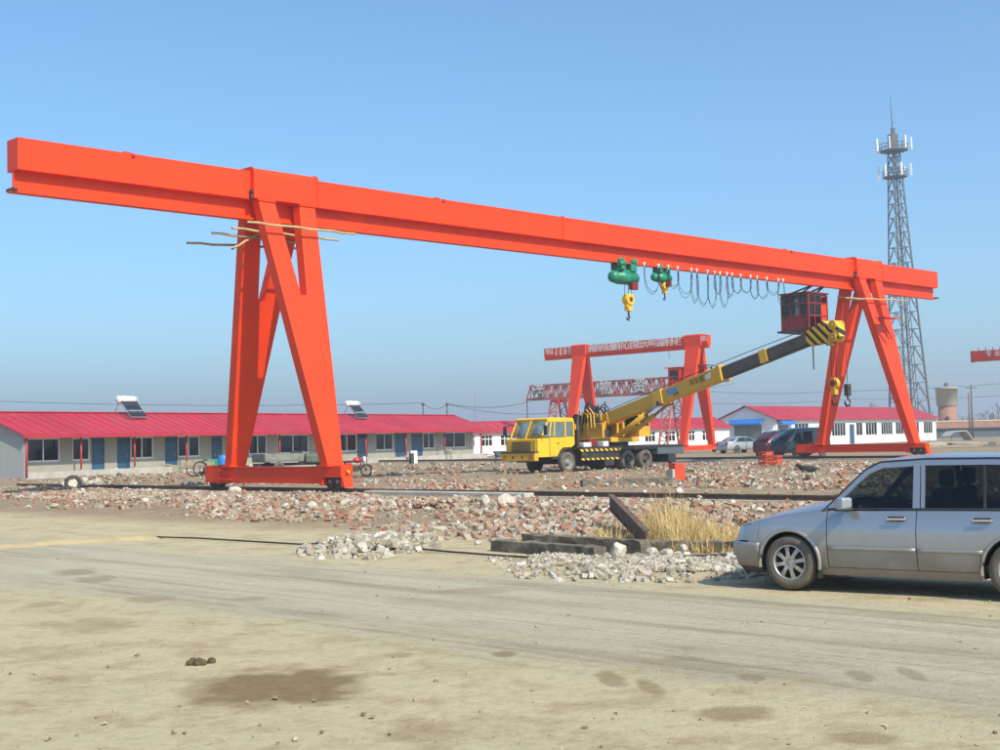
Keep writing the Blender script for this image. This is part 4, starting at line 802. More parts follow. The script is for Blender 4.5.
# ================================================================ OTHER CRANES
def face_text(par, txt, x_l, x_r, y, z, size, m='white_text'):     # row of single glyphs on a face looking to +y, left end at high x
    n = len(txt)
    for i, c in enumerate(txt):
        if c != ' ': text('glyph', c, m, par, (x_l+(x_r-x_l)*(i+.5)/n, y, z), (-1, 0, 0), (0, 0, 1), size, squash=.95, bold=size*.010)
c2p = at(698, 452, 124); c2p.z = 0
# find span so that the left saddle falls on its pixel
def along_R(P0, u, v=400):
    d = ray(u, v); k = (P0.x*RD.y-P0.y*RD.x)/(d.x*RD.y-d.y*RD.x); return (Vector((d.x*k, d.y*k, 0))-Vector((P0.x, P0.y, 0))).dot(RD)
SP2 = along_R(c2p, 582); E2 = along_R(c2p, 547); N2 = along_R(c2p, 711)
H2 = 10.75
k2 = thing('gantry_crane', 'smaller red gantry crane with white lettering behind the truck crane', 'gantry crane', c2p, R(135))
gp2 = [(-.26, H2), (-.26, H2-.78), (-.14, H2-1.08), (.14, H2-1.08), (.26, H2-.78), (.26, H2)]
g2 = part('girder', 'crane_red', k2, loft_x(gp2, N2, E2), bev=.01); part('lower_flange', 'crane_red', g2, lambda b: b.bx((N2, -.17, H2-1.2), (E2, .17, H2-1.082)))
face_text(g2, '承接专用起重机中心主导出大海中国钢材科技', SP2-1.2, 1.3, .268, H2-.42, .80)
face_text(g2, '电话', E2-.2, E2-1.3, .268, H2-.38, .60); face_text(g2, '专业起重', E2-1.4, SP2+.95, .268, H2-.24, .42); face_text(g2, '安装维修', E2-1.4, SP2+.95, .268, H2-.62, .42)
face_text(g2, '起重机', -.65, N2+.15, .268, H2-.36, .52)
for sx in (0, SP2):
    part('saddle', 'crane_red', k2, loft_x([(-.40, H2-1.0), (-.40, H2+.02), (-.28, H2+.12), (.28, H2+.12), (.40, H2+.02), (.40, H2-1.0)], sx-.95, sx+.95), bev=.01)
    for q in (-1, 1):
        yf = lambda z, o: q*(.40+(1-(z-.7)/(H2-1.7))*2.0-o)
        lg = part('leg', 'crane_red', k2, lambda b: b.prism([(-.30, .7), (.30, .7), (.80, H2-1.0), (-.80, H2-1.0)], lambda p: (sx+p[0], yf(p[1], 0), p[1]), lambda p: (sx+p[0], yf(p[1], .42), p[1])), bev=.01)
        part('flange', 'crane_red', lg, lambda b: b.box((sx, yf(.74, .2), .74), (.8, .6, .06)))
    sl = boxp('sill_beam', 'crane_red', k2, (sx-.24, -2.9, .25), (sx+.24, 2.9, .70), bev=.01)
    for y in (-2.5, 2.5): part('wheel', 'dark_steel', sl, lambda b: b.lathe([(0, -.1), (.24, -.1), (.24, .1), (0, .1)], (sx, y, .24), 'x', 16))
part('ladder_landing', 'maroon_red', k2, lambda b: (b.bx((-1.0, -1.4, H2-2.75), (.9, .6, H2-2.68)), b.bar((.8, .4, H2-2.7), (.3, .3, H2-3.8), .08)))
cbx = part('operator_cab', 'crane_red', k2, lambda b: (b.bx((1.1, -.9, H2-4.9), (2.5, .9, H2-2.9)), b.bx((.9, -1.0, H2-2.88), (2.9, 1.0, H2-2.80))), bev=.02)
boxp('pane', 'pane_glass', cbx, (1.3, .905, H2-4.0), (2.3, .915, H2-3.1)); boxp('pane', 'pane_glass', cbx, (2.502, -.7, H2-4.0), (2.512, .7, H2-3.1))
rail_ = MB(); [rail_.bar((2.0+i*.45, .95, H2-4.9), (2.0+i*.45, .95, H2-3.7), .05) for i in range(4)]; rail_.bar((1.4, .95, H2-3.7), (3.4, .95, H2-3.7), .05); rail_.bar((1.1, .9, H2-4.95), (3.5, .9, H2-4.95), .12, .3); rail_.build('cab_balcony', 'crane_red_old', k2)
part('hook_rope', 'cable', k2, lambda b: b.tube((3, 0, H2-1.2), (3, 0, H2-1.9), .02, 5))
# truss crane with the big white characters
tp = at(674, 445, 138); tp.z = 0; TE = along_R(tp, 530); zB, zT = 6.05, 7.55
k3 = thing('truss_crane', 'faded red lattice truss crane with large white characters, behind the smaller crane', 'gantry crane', tp, R(135))
lt = MB(); nbay = 15; X = [TE*i/nbay for i in range(nbay+1)]
for y in (-.55, .55):
    for a, c in zip(X, X[1:]):
        m_ = (a+c)/2
        lt.bar((a, y, zB), (m_, y, zT), .10); lt.bar((m_, y, zT), (c, y, zB), .10); lt.bar((m_, y, zB), (m_, y, zT), .07); lt.bar((a, y, zB), (a, y, zT), .07)
for x in X: lt.bar((x, -.55, zB), (x, .55, zB), .08); lt.bar((x, -.55, zT), (x, .55, zT), .08); 
for a, c in zip(X, X[1:]): lt.bar((a, -.55, zT), (c, .55, zT), .06)
lt.build('lattice', 'truss_red', k3, kind='stuff')
for y in (-.55, .55): part('chord', 'truss_red', k3, lambda b: (b.bar((0, y, zB), (TE, y, zB), .18, .26), b.bar((0, y, zT), (TE-.7, y, zT), .16)))
part('end_post', 'truss_red', k3, lambda b: [b.bar((TE-.7, y, zT), (TE, y, zB), .12) for y in (-.55, .55)])
for c, u in (('港', 543), ('物', 610), ('资', 644)):
    x = along_R(tp, u); pl = boxp('sign_board', 'tarp_grey', k3, (x-.7, .66, zB+.10), (x+.7, .70, zT+.02)); text('glyph', c, 'white_text', pl, (x, .712, (zB+zT)/2+.04), (-1, 0, 0), (0, 0, 1), 1.7, bold=.022)
for u, v in ((558, 0), (672, 0)):
    x = along_R(tp, u); m_ = MB()
    for y in (-1, 1):
        for q in (-.55, .55): m_.bar((x+q*1.0, y*1.7, .4), (x+q*.9, y*.55, zB), .16)
        for i in range(8):
            z0, z1 = .4+i*.7, .4+(i+1)*.7; f = lambda z: y*(1.7-(z-.4)/(zB-.4)*1.15)
            s_ = 1 if i % 2 else -1; m_.bar((x-.55*s_, f(z0), z0), (x+.55*s_, f(z1), z1), .09); m_.bar((x-.55, f(z1), z1), (x+.55, f(z1), z1), .08)
    m_.build('lattice_leg', 'truss_red', k3); boxp('sill_beam', 'truss_red', k3, (x-.6, -2.2, .1), (x+.6, 2.2, .4))
part('feed_pole', 'dark_steel', k3, lambda b: b.tube((TE-.1, .6, 0), (TE-.1, .6, zB), .06, 6))
part('hoist_cabin', 'crane_red_old', k3, lambda b: b.bx((along_R(tp, 563), -.8, zB-.5), (along_R(tp, 556), .8, zB-.15)))
# crane whose girder end enters from the right
p4 = at(973, 362, 128); z4 = p4.z
k4 = thing('gantry_crane', 'red crane girder end poking in at the right edge of the picture', 'gantry crane', (p4.x, p4.y, 0), R(-45))
g4 = part('girder', 'crane_red_old', k4, lambda b: b.prism([(-.3, z4), (.3, z4), (.3, z4+1.02), (-.3, z4+1.02)], lambda p: (0, p[0], p[1]), lambda p: (24, p[0], p[1])), bev=.02)
part('end_plate', 'dark_steel', g4, lambda b: b.bx((-.05, -.34, z4-.05), (.0, .34, z4+1.06)))
for i, c in enumerate('专业起重机械'): text('glyph', c, 'white_text', g4, (1.7+i*.85, -.308, z4+.66), (1, 0, 0), (0, 0, 1), .62)
part('top_rail', 'dark_steel', g4, lambda b: [b.bar((.6+i*.7, 0, z4+1.0), (.6+i*.7, 0, z4+1.3), .05) for i in range(6)])
for sx in (7, 20):
    for q in (-1, 1): part('leg', 'crane_red_old', k4, lambda b: b.prism([(-.3, .7), (.3, .7), (.7, z4), (-.7, z4)], lambda p: (sx+p[0], q*(.35+(1-(p[1]-.7)/(z4-.7))*2), p[1]), lambda p: (sx+p[0], q*(-.05+(1-(p[1]-.7)/(z4-.7))*2), p[1])))
    boxp('sill_beam', 'crane_red_old', k4, (sx-.25, -2.9, .0), (sx+.25, 2.9, .7))
# ================================================================ VEHICLES
def wheel(par, x, y, r, w, side, tyre='rubber', rim='steel', spokes=0, n=28, name='wheel', dual=False, hubr=.12):
    """side -1: outer face towards -y"""
    o = side
    W_ = w*(2.1 if dual else 1); ya, yb = y+o*w/2, y-o*(W_-w/2)
    prof = [(r*.60, ya-o*.02), (r*.66, ya), (r*.90, ya+o*.006), (r*.97, ya-o*w*.10), (r, ya-o*w*.22), (r, yb+o*w*.22), (r*.95, yb+o*w*.05), (r*.62, yb)]
    wl = part(name, tyre, par, lambda b: b.lathe(prof, (x, 0, r), 'y', n))
    if spokes:
        rr_ = r*.66; rm = part('rim', rim, wl, lambda b: b.lathe([(rr_, ya-o*.004), (rr_*.93, ya+o*.004), (rr_*.90, ya-o*.03), (rr_*.90, yb+o*.03), (rr_, yb)], (x, 0, r), 'y', n))
        for i in range(spokes):
            a = 2*PI*(i+.25)/spokes; d = Vector((math.cos(a), 0, math.sin(a))); tn = Vector((-d.z, 0, d.x)); c = Vector((x, 0, r))
            vs = []
            for q, hw_, yy in ((.14, .30, .020), (.50, .17, .030), (.95, .26, .006)):
                for s in (-1, 1):
                    for dp in (0, .03): p = c+d*rr_*q+tn*s*rr_*hw_*.55; vs.append((p.x, ya-o*(.035-yy+dp), p.z))
            fs = []
            for k in (0, 4): fs += [(k, k+4, k+6, k+2), (k+1, k+3, k+7, k+5), (k, k+1, k+5, k+4), (k+2, k+6, k+7, k+3)]
            MB().add(vs, fs).build('spoke', rim, rm, bev=.004)
        part('hub_cap', rim, rm, lambda b: b.lathe([(0, ya-o*.010), (rr_*.20, ya-o*.012), (rr_*.25, ya-o*.04)], (x, 0, r), 'y', 18))
        part('brake_disc', 'dark_steel', wl, lambda b: b.lathe([(0, ya-o*.09), (rr_*.80, ya-o*.09), (rr_*.80, ya-o*.11)], (x, 0, r), 'y', 20))
    else:
        rr_ = r*.62; rm = part('rim', rim, wl, lambda b: b.lathe([(rr_, ya-o*.015), (rr_*.9, ya-o*.03), (rr_*.72, ya-o*w*.42), (rr_*.45, ya-o*w*.42), (rr_*.42, ya-o*w*.15), (rr_*.34, ya-o*w*.06), (0, ya-o*w*.05)], (x, 0, r), 'y', n))
        part('wheel_nuts', 'dark_steel', rm, lambda b: [b.tube((x+rr_*.58*math.cos(q), ya-o*w*.43, r+rr_*.58*math.sin(q)), (x+rr_*.58*math.cos(q), ya-o*w*.32, r+rr_*.58*math.sin(q)), .018, 6) for q in np.arange(0, 2*PI, PI/4)])
    return wl
# ---------------------------------------------------------------- silver car in the foreground
FW = gp(794, 590); RWp = gp(1016, 601.5); ex = (RWp-FW); ex.z = 0; WBASE = 2.46; ex.normalize(); car_rz = math.atan2(ex.y, ex.x); ey = Vector((-ex.y, ex.x, 0))
FOV = .80; CW = .85
car = thing('parked_car', 'silver station wagon with dusty sills parked at the right edge', 'car', FW-ex*FOV+ey*.76+ZU*.012, car_rz)
car.scale = (.985, .985, .985)
CL = 4.25; XC = .62; RX = FOV+WBASE; WR = .298; AR = .355
def plan(u):                               # perimeter: u<0 flat nose, 0..1 corner, >1 flank
    if u <= 0: return (.012*u*u*0, CW*.60*(1+u), 0)
    if u <= 1: f = u*PI/2; return (XC*(1-math.cos(f))**1.15, CW*(.60+.40*math.sin(f)**.9), f)
    return (XC+(u-1), CW*(1-.012*max(0, (u-3.2))**2), PI/2)
def xo(z): return float(np.interp(z, [.15, .22, .36, .50, .52, .62, .70, .80], [.07, .02, .0, .012, .045, .07, .115, .17]))
def ins(z): return float(np.interp(z, [.15, .22, .35, .50, .66, .70, .80, .90], [.085, .060, .024, .0, .004, .008, .032, .068]))
def PT(u, z, sd, outw=0):
    x, y, f = plan(u); k = max(0, 1-x/XC); a = ins(z)-outw
    return (x+xo(z)*k+(a*math.cos(f) if u > 0 else a)*min(1, k*1.5), sd*(y-a*(math.sin(f) if u < 1 else 1)), z)
def zhood(x): return float(np.interp(x, [0, .15, .5, .9, 1.3, 2.2, 4.2], [.675, .705, .765, .82, .868, .885, .90]))
def arch(x, z0):
    for c in (FOV, RX):
        if abs(x-c) < AR: z0 = max(z0, WR+math.sqrt(AR*AR-(x-c)**2))
    return z0
def panel(name, m, us, zb, zt, nz, sd, par=car, thick=0, outw=0):
    rows = []
    for u in us:
        x = plan(u)[0]; a = zb(x); c = max(a+.002, zt(x)); rows.append([PT(u, a+(c-a)*i/nz, sd, outw) for i in range(nz+1)])
    return part(name, m, par, lambda b: b.grid(rows), thick=thick)
def u_at(x):
    if x >= XC: return 1+x-XC
    return math.acos(max(-1, min(1, 1-(x/XC)**(1/1.15))))/(PI/2)
D1, D2_, D3_ = 1.25, 2.24, 3.14
for sd in (-1, 1):
    xs_ = lambda a, c, n: [u_at(x) for x in np.linspace(a, c, n)]
    panel('fender', 'silver', xs_(.26, D1-.004, 46), lambda x: arch(x, .50 if x < .45 else .225), lambda x: zhood(x), 12, sd)
    d1 = panel('door', 'silver', xs_(D1+.004, D2_-.004, 14), lambda x: .262, zhood, 14, sd)
    d2 = panel('door', 'silver', xs_(D2_+.004, D3_-.004, 34), lambda x: arch(x, .262), zhood, 14, sd)
    panel('quarter_panel', 'silver', xs_(D3_+.004, CL-.12, 46), lambda x: arch(x, .30), zhood, 12, sd)
    panel('rocker', 'silver', xs_(FOV+AR+.004, RX-AR-.004, 20), lambda x: .175, lambda x: .256, 4, sd)
    for dd, a, c in ((d1, D1+.012, D2_-.012), (d2, D2_+.012, RX-AR+.02)): panel('rub_strip', 'silver', xs_(a, c, 12), lambda x: .452, lambda x: .492, 2, sd, dd, .010, .010)
    for dd, hx in ((d1, D2_-.20), (d2, D3_-.20)):
        y = sd*(CW-.018); h_ = part('handle', 'chrome', dd, lambda b: b.bar((hx-.10, y+sd*.034, .797), (hx+.10, y+sd*.030, .800), .020, .026), bev=.006)
        part('handle_cup', 'black_trim', h_, lambda b: b.box((hx-.01, y+sd*.002, .798), (.17, .012, .050)), bev=.004)
    part('wheel_lip', 'silver', car, lambda b: b.path([(FOV+AR*math.cos(a)*1.01, sd*(CW-.006), WR+AR*math.sin(a)*1.01) for a in np.linspace(-.18, PI+.18, 26)], .022, 8))
    part('wheel_lip', 'silver', car, lambda b: b.path([(RX+AR*math.cos(a)*1.01, sd*(CW-.006), WR+AR*math.sin(a)*1.01) for a in np.linspace(-.18, PI+.18, 26)], .022, 8))
    for c in (FOV, RX):
        part('wheel_well', 'black_trim', car, lambda b: b.grid([[(c+(AR-.004)*math.cos(a), y, WR+(AR-.004)*math.sin(a)) for y in (sd*(CW-.03), sd*(CW-.34))] for a in np.linspace(-.3, PI+.3, 22)]+[]), thick=.006)
        part('wheel_well', 'black_trim', car, lambda b: b.prism([((AR-.004)*math.cos(a), (AR-.004)*math.sin(a)) for a in np.linspace(-.3, PI+.3, 22)], lambda p: (c+p[0], sd*(CW-.335), WR+p[1]), lambda p: (c+p[0], sd*(CW-.345), WR+p[1])))
    for c in (FOV, RX): part('mud_flap', 'black_trim', car, lambda b: b.box((c+AR-.01, sd*(CW-.11), .23), (.02, .19, .19)))
    panel('headlight', 'headlamp', [.10+.70*i/10 for i in range(11)], lambda x: .525, lambda x: zhood(x)-.012, 4, sd, outw=.004)
    panel('headlight_bowl', 'chrome', [.12+.66*i/10 for i in range(11)], lambda x: .53, lambda x: zhood(x)-.02, 3, sd, outw=-.03)
    # greenhouse side
    ty = lambda z: sd*(CW-.072-(z-.89)*.33)
    Q = lambda x, z, o=0: (x, ty(z)+sd*o, z)
    def strip(name, m, inner, outer, par=car, o=0, th_=.022): return part(name, m, par, lambda b: b.grid([[Q(*p, o) for p in inner], [Q(*p, o) for p in outer]], sm=False), thick=th_)
    rail_o = [(1.20, .870), (1.35, 1.020), (1.51, 1.185), (1.64, 1.310), (1.80, 1.390), (2.30, 1.420), (3.0, 1.420), (3.6, 1.40), (3.95, 1.36), (4.10, 1.10), (4.2, .90)]
    rail_i = [(1.30, .885), (1.43, 1.015), (1.57, 1.160), (1.69, 1.265), (1.83, 1.325), (2.30, 1.352), (3.0, 1.355), (3.58, 1.335), (3.80, 1.30), (3.93, 1.10), (3.98, .91)]
    strip('roof_rail', 'silver', rail_i, rail_o)
    strip('belt_trim', 'black_trim', [(1.24, .878), (2.2, .888), (3.98, .905)], [(1.25, .900), (2.2, .908), (3.98, .925)], o=.006)
    strip('pillar', 'silver', [(2.195, .895), (2.17, 1.36)], [(2.270, .895), (2.240, 1.36)], o=.004); strip('pillar', 'silver', [(3.20, .90), (3.10, 1.35)], [(3.32, .90), (3.22, 1.35)], o=.004)
    strip('pillar', 'black_trim', [(2.93, .90), (2.90, 1.355)], [(2.955, .90), (2.925, 1.355)], d2, o=.004, th_=.012); strip('pillar', 'silver', [(2.282, .895), (2.252, 1.36)], [(2.32, .895), (2.29, 1.36)], d2, o=.002)
    strip('quarter_glass', 'black_trim', [(1.46, .905), (1.46, 1.03)], [(1.478, .905), (1.478, 1.045)], o=.003)
    for par_, pol in ((d1, [(1.31, .90), (2.195, .90), (2.175, 1.345), (1.84, 1.325), (1.69, 1.265), (1.57, 1.16), (1.43, 1.015)]), (d2, [(2.315, .90), (2.94, .905), (2.91, 1.355), (2.29, 1.357)]), (d2, [(2.95, .905), (3.21, .905), (3.11, 1.353), (2.92, 1.355)]), (car, [(3.31, .91), (3.97, .915), (3.92, 1.10), (3.80, 1.30), (3.58, 1.335), (3.22, 1.35)])):
        part('window', 'car_glass', par_, lambda b: b.add([Q(*p, -.012) for p in pol], [tuple(range(len(pol)))]))
    mr = part('mirror', 'mirror_silver', car, lambda b: b.prism([(-.085, -.045), (-.02, -.072), (.055, -.070), (.060, .062), (-.01, .066), (-.07, .03)], lambda p: (p[0], -.10, p[1]), lambda p: (p[0]*.8, .10, p[1]*.9)), bev=.028, seg=4); mr.location = (1.50, sd*(CW+.09), .965); mr.rotation_euler = (0, 0, sd*.2)
    part('mirror_base', 'black_trim', mr, lambda b: b.box((.01, 0, -.066), (.10, .17, .02)), bev=.008)
    part('mirror_arm', 'black_trim', car, lambda b: b.bar((1.47, sd*(CW-.07), .905), (1.49, sd*(CW+.05), .93), .05, .06))
    part('roof_gutter', 'black_trim', car, lambda b: b.path([Q(x, z, .012) for x, z in [(p[0], p[1]+.004) for p in rail_o[:9]]], .010, 5))
    for x in (FOV, RX): wheel(car, x, sd*(CW-.095), WR, .19, sd, 'dusty_rubber', 'alloy', 8)
    part('tail_light', 'lamp_red', car, lambda b: b.bx((CL-.15, sd*.52, .55), (CL-.02, sd*.80, .84)), bev=.02)
both = lambda us: [PT(u, None, 0) for u in us]
full_u = [-1+i/8 for i in range(8)]+[i/14 for i in range(15)]
def wrap(name, m, umax, z0, z1, nz, outw=0, thick=.012, umin=-1):
    us = [u for u in [-1+i/6 for i in range(6)]+[umax*i/16 for i in range(17)] if u >= umin]
    rows = [[PT(u, z0+(z1-z0)*i/nz, -1, outw) for i in range(nz+1)] for u in reversed(us)]+[[PT(u, z0+(z1-z0)*i/nz, 1, outw) for i in range(nz+1)] for u in us[1:]]
    return part(name, m, car, lambda b: b.grid(rows), thick=thick)
ub = u_at(FOV-AR-.005)
bp_ = wrap('front_bumper', 'silver', ub, .235, .505, 8, .016); wrap('bumper_lip', 'black_trim', ub, .165, .238, 3, .004)
part('bumper_ledge', 'silver', bp_, lambda b: b.grid([[PT(u, .505, s, .016), PT(u, .512, s, -.06)] for s, L_ in ((-1, [ub*i/12 for i in range(12, -1, -1)]), (1, [ub*i/12 for i in range(13)])) for u in L_]))
gr_ = wrap('grille', 'black_trim', .09, .525, .65, 4, -.01); 
for z in (.55, .58, .61): part('grille_bar', 'chrome', gr_, lambda b: b.path([PT(u, z, -1, .004) for u in (.08, 0, -.5, -1)]+[PT(u, z, 1, .004) for u in (-.5, 0, .08)], .006, 4))
# hood, screens, roof, tail
def hood():
    rows = []
    for x in np.linspace(.0, 1.32, 22):
        u = u_at(max(.0, x)) if x > .0 else .0; a = PT(u if x > 0 else .02, zhood(x), 1); yy = a[1]; cr = .035+.085*min(1, x/1.1)
        x_ = a[0]
        rows.append([(x_+(.10*q*q*0), yy*q, zhood(x)-.002+cr*(1-abs(q)**2.4)) for q in np.linspace(-1, 1, 17)])
    # close the nose down to the grille
    f = [(p[0]-.004, p[1], .655) for p in rows[0]]
    return lambda b: b.grid([f]+rows)
part('hood', 'silver', car, hood(), thick=.010)
ws = []
for i in range(9):
    q = i/8; x = 1.27+(1.70-1.27)*q; z = .93+(1.375-.93)*q; hw_ = CW-.056-(z-.89)*.345-.01
    ws.append([(x-.10*(1-(j/6)**2)*(1-.3*q)+(.04 if False else 0), hw_*j/6, z+.01*(1-(j/6)**2)) for j in range(-6, 7)])
part('windscreen', 'screen_glass', car, lambda b: b.grid(ws)); part('cowl', 'black_trim', car, lambda b: b.grid([[(1.10+.06*abs(j/6), (CW-.08)*j/6, .955-.085*abs(j/6)**2.4) for j in range(-6, 7)], [(1.26, (CW-.08)*j/6, .935-.05*abs(j/6)**2) for j in range(-6, 7)]]))
part('wiper', 'black_trim', car, lambda b: (b.bar((1.16, -.35, .97), (1.22, .25, 1.0), .015), b.bar((1.16, .20, .97), (1.22, .70, .99), .015)))
rfz = lambda x: float(np.interp(x, [1.64, 1.80, 2.3, 3.0, 3.6, 3.95], [1.318, 1.392, 1.422, 1.422, 1.402, 1.362]))
part('roof', 'silver', car, lambda b: b.grid([[(x, (CW-.056-(rfz(x)-.89)*.345+.002)*j/8, rfz(x)+.045*(1-(j/8)**2)) for j in range(-8, 9)] for x in np.linspace(1.64, 3.97, 20)]), thick=.010)
part('tailgate', 'silver', car, lambda b: b.grid([[(x, w_*j/6, z) for j in range(-6, 7)] for x, z, w_ in ((4.18, .91, .80), (CL-.06, .86, .80), (CL-.04, .5, .82), (CL-.10, .49, .82))]), thick=.012)
part('rear_window', 'car_glass', car, lambda b: b.grid([[(x, w_*j/6, z) for j in range(-6, 7)] for x, z, w_ in ((3.96, 1.37, .62), (4.19, .91, .76))]))
part('rear_bumper', 'silver', car, lambda b: b.box((CL-.03, 0, .37), (.22, 1.66, .28)), bev=.06)
boxp('underbody', 'black_trim', car, (.25, -.62, .20), (CL-.2, .62, .30)); boxp('engine_bay', 'black_trim', car, (.30, -.48, .24), (1.2, .48, .60))
boxp('floor_pan', 'cabin_cloth', car, (1.2, -.76, .262), (3.95, .76, .34)); boxp('dashboard', 'cabin_cloth', car, (1.22, -.74, .55), (1.62, .74, .92), bev=.05)
for x in (2.05, 2.95):
    for y in (-.36, .36):
        st_ = boxp('seat', 'cabin_cloth', car, (x-.28, y-.24, .34), (x+.24, y+.24, .58), bev=.06); bk = boxp('backrest', 'cabin_cloth', st_, (-.07, -.23, 0), (.07, .23, .60), bev=.05); bk.location = (x+.22, y, .52); bk.rotation_euler = (0, .22, 0)
        hr = boxp('headrest', 'cabin_cloth', st_, (x+.32, y-.13, 1.12), (x+.42, y+.13, 1.30), bev=.04)
part('steering_wheel', 'black_trim', car, lambda b: b.path([(1.70+.06*math.sin(a), -.36+.18*math.cos(a), .84+.17*math.sin(a)) for a in np.linspace(0, 2*PI, 19)], .014, 6))
part('antenna', 'black_trim', car, lambda b: b.tube((3.4, 0, 1.43), (3.75, 0, 1.75), .005, 4))
# ---------------------------------------------------------------- small background cars
def van_like(name, label, cat, loc, rz, prof, belt, top, W, Lc, m, wheels, wr, wins, zlow=.28, tum=.16, lights=True):
    t = thing(name, label, cat, loc, rz)
    # prof: (x, z) outline of the upper body edge from nose to tail, at each x; lower edge zlow
    xs_ = [p[0] for p in prof]; rows = []
    for x, z in prof:
        k = min(1, .80+.20*min((x-xs_[0])/.35, (xs_[-1]-x)/.25, 1)); w_ = W*k; zb = min(z, belt); tw = w_-tum*max(0, z-belt)/max(.01, top-belt)
        ring = [(-w_*.93, zlow), (-w_, zlow+.18), (-w_, (zlow+zb)/2), (-w_*.985, zb), (-tw, max(zb+.001, z-.05)), (-tw*.86, z), (0, z+.03), (tw*.86, z), (tw, max(zb+.001, z-.05)), (w_*.985, zb), (w_, (zlow+zb)/2), (w_, zlow+.18), (w_*.93, zlow)]
        rows.append([(x, y, q) for y, q in ring])
    b = MB(); b.grid([r+[r[0]] for r in rows], sm=True); k = len(b.v); n = len(rows[0])
    b.add(rows[0], [tuple(range(n))]); b.add(rows[-1], [tuple(reversed(range(n)))])
    body = b.build('body', m, t)
    ztop = lambda x: float(np.interp(x, xs_, [p[1] for p in prof]))
    for sd in (-1, 1):
        yq = lambda z: sd*(W*.985-(W*.985-(W-tum))*(max(0, z-belt)/max(.01, top-.05-belt))+.012)
        for pol in wins: part('side_window', 'car_glass_dark', t, lambda b: b.add([(x, yq(z), z) for x, z in pol], [tuple(range(len(pol)))]), thick=.008)
        for x in wheels:
            part('wheel_arch', 'black_trim', t, lambda b: b.lathe([(wr+.07, sd*(W+.004)), (0, sd*(W+.006))], (x, 0, wr), 'y', 20)); wheel(t, x, sd*(W-.08), wr, .18, sd, 'dusty_rubber', 'silver_far', 0, 20)
        if lights:
            part('headlight', 'lamp_glass', t, lambda b: b.box((xs_[0]+.03, sd*W*.60, zlow+.40), (.10, W*.34, .16)), bev=.02); part('tail_light', 'lamp_red', t, lambda b: b.box((xs_[-1]-.02, sd*W*.66, zlow+.55), (.08, W*.28, .22)), bev=.02)
        part('mirror', m, t, lambda b: b.box((wins[0][0][0]+.15, sd*(W+.09), belt+.08), (.10, .16, .12)), bev=.03)
        part('door_seam', 'black_trim', t, lambda b: [b.bx((q-.008, sd*(W+.002), zlow+.1), (q+.008, sd*(W+.008), belt)) for q in (wins[0][1][0], wins[-1][0][0])])
    return t, body
mat('car_glass_dark', (.012, .014, .015), .06, var=.1, spec=.8)
sp_ = gp(729, 453.3)
t, bd = van_like('parked_sedan', 'silver sedan parked before the workshop shutter', 'car', (sp_.x, sp_.y, 0), R(37)+PI, [(-3.6, .62), (-3.5, .82), (-2.6, .96), (-1.9, 1.36), (-1.2, 1.43), (-.5, 1.40), (.2, 1.05), (.75, 1.02), (.86, .70)], .95, 1.43, .83, 4.4, 'silver_far', (-2.75, -.15), .31, [[(-2.35, .98), (-1.35, .98), (-1.32, 1.34), (-1.85, 1.30)], [(-1.28, .98), (-.05, .98), (-.5, 1.33), (-1.25, 1.35)]])
part('rear_window', 'car_glass_dark', t, lambda b: b.grid([[(-.50+.02, w_, 1.385) for w_ in (-.55, .55)], [(.19, w_, 1.07) for w_ in (-.62, .62)]]), thick=.01); part('number_plate', 'badge_blue', t, lambda b: b.box((.865, 0, .66), (.02, .4, .12))); part('rear_bumper', 'silver_far', t, lambda b: b.box((.84, 0, .42), (.14, 1.5, .22)), bev=.04)
vp = gp(760, 456.4)
t, bd = van_like('minivan', 'maroon minivan parked left of the dark van behind the far sill beam', 'van', (vp.x, vp.y, 0), R(36), [(-.05, .70), (.05, 1.0), (.55, 1.42), (1.1, 1.74), (2.0, 1.84), (3.3, 1.84), (3.75, 1.72), (3.95, .95), (4.0, .5)], 1.0, 1.84, .80, 4, 'maroon_car', (.75, 3.1), .30, [[(.55, 1.03), (1.35, 1.03), (1.35, 1.62), (1.12, 1.62)], [(1.45, 1.03), (2.5, 1.03), (2.5, 1.65), (1.45, 1.65)], [(2.6, 1.03), (3.6, 1.03), (3.5, 1.62), (2.6, 1.65)]])
part('windscreen', 'pane_glass', t, lambda b: b.grid([[(.07, w_, 1.06) for w_ in (-.62, 0, .62)], [(1.08, w_, 1.76) for w_ in (-.55, 0, .55)]]), thick=.01)
vp = gp(779, 457.4)
t, bd = van_like('dark_van', 'dark green van with its rear door open beside the far sill beam', 'van', (vp.x, vp.y, 0), R(38), [(-.05, .75), (.05, 1.05), (.5, 1.45), (1.0, 1.86), (2.0, 1.98), (4.2, 1.98), (4.55, 1.9), (4.68, 1.0), (4.7, .5)], 1.05, 1.98, .84, 4.7, 'dark_green_car', (.85, 3.6), .32, [[(.5, 1.08), (1.4, 1.08), (1.4, 1.74), (1.1, 1.74)], [(1.5, 1.08), (2.6, 1.08), (2.6, 1.78), (1.5, 1.78)], [(2.7, 1.08), (4.3, 1.08), (4.2, 1.78), (2.7, 1.78)]])
part('windscreen', 'pane_glass', t, lambda b: b.grid([[(.06, w_, 1.10) for w_ in (-.66, 0, .66)], [(.98, w_, 1.86) for w_ in (-.58, 0, .58)]]), thick=.01)
part('open_door', 'dark_green_car', t, lambda b: (b.box((1.55, -1.28, 1.0), (.05, .85, 1.5)),), bev=.02); part('door_pane', 'pane_glass', t, lambda b: b.box((1.52, -1.28, 1.45), (.012, .6, .45)))
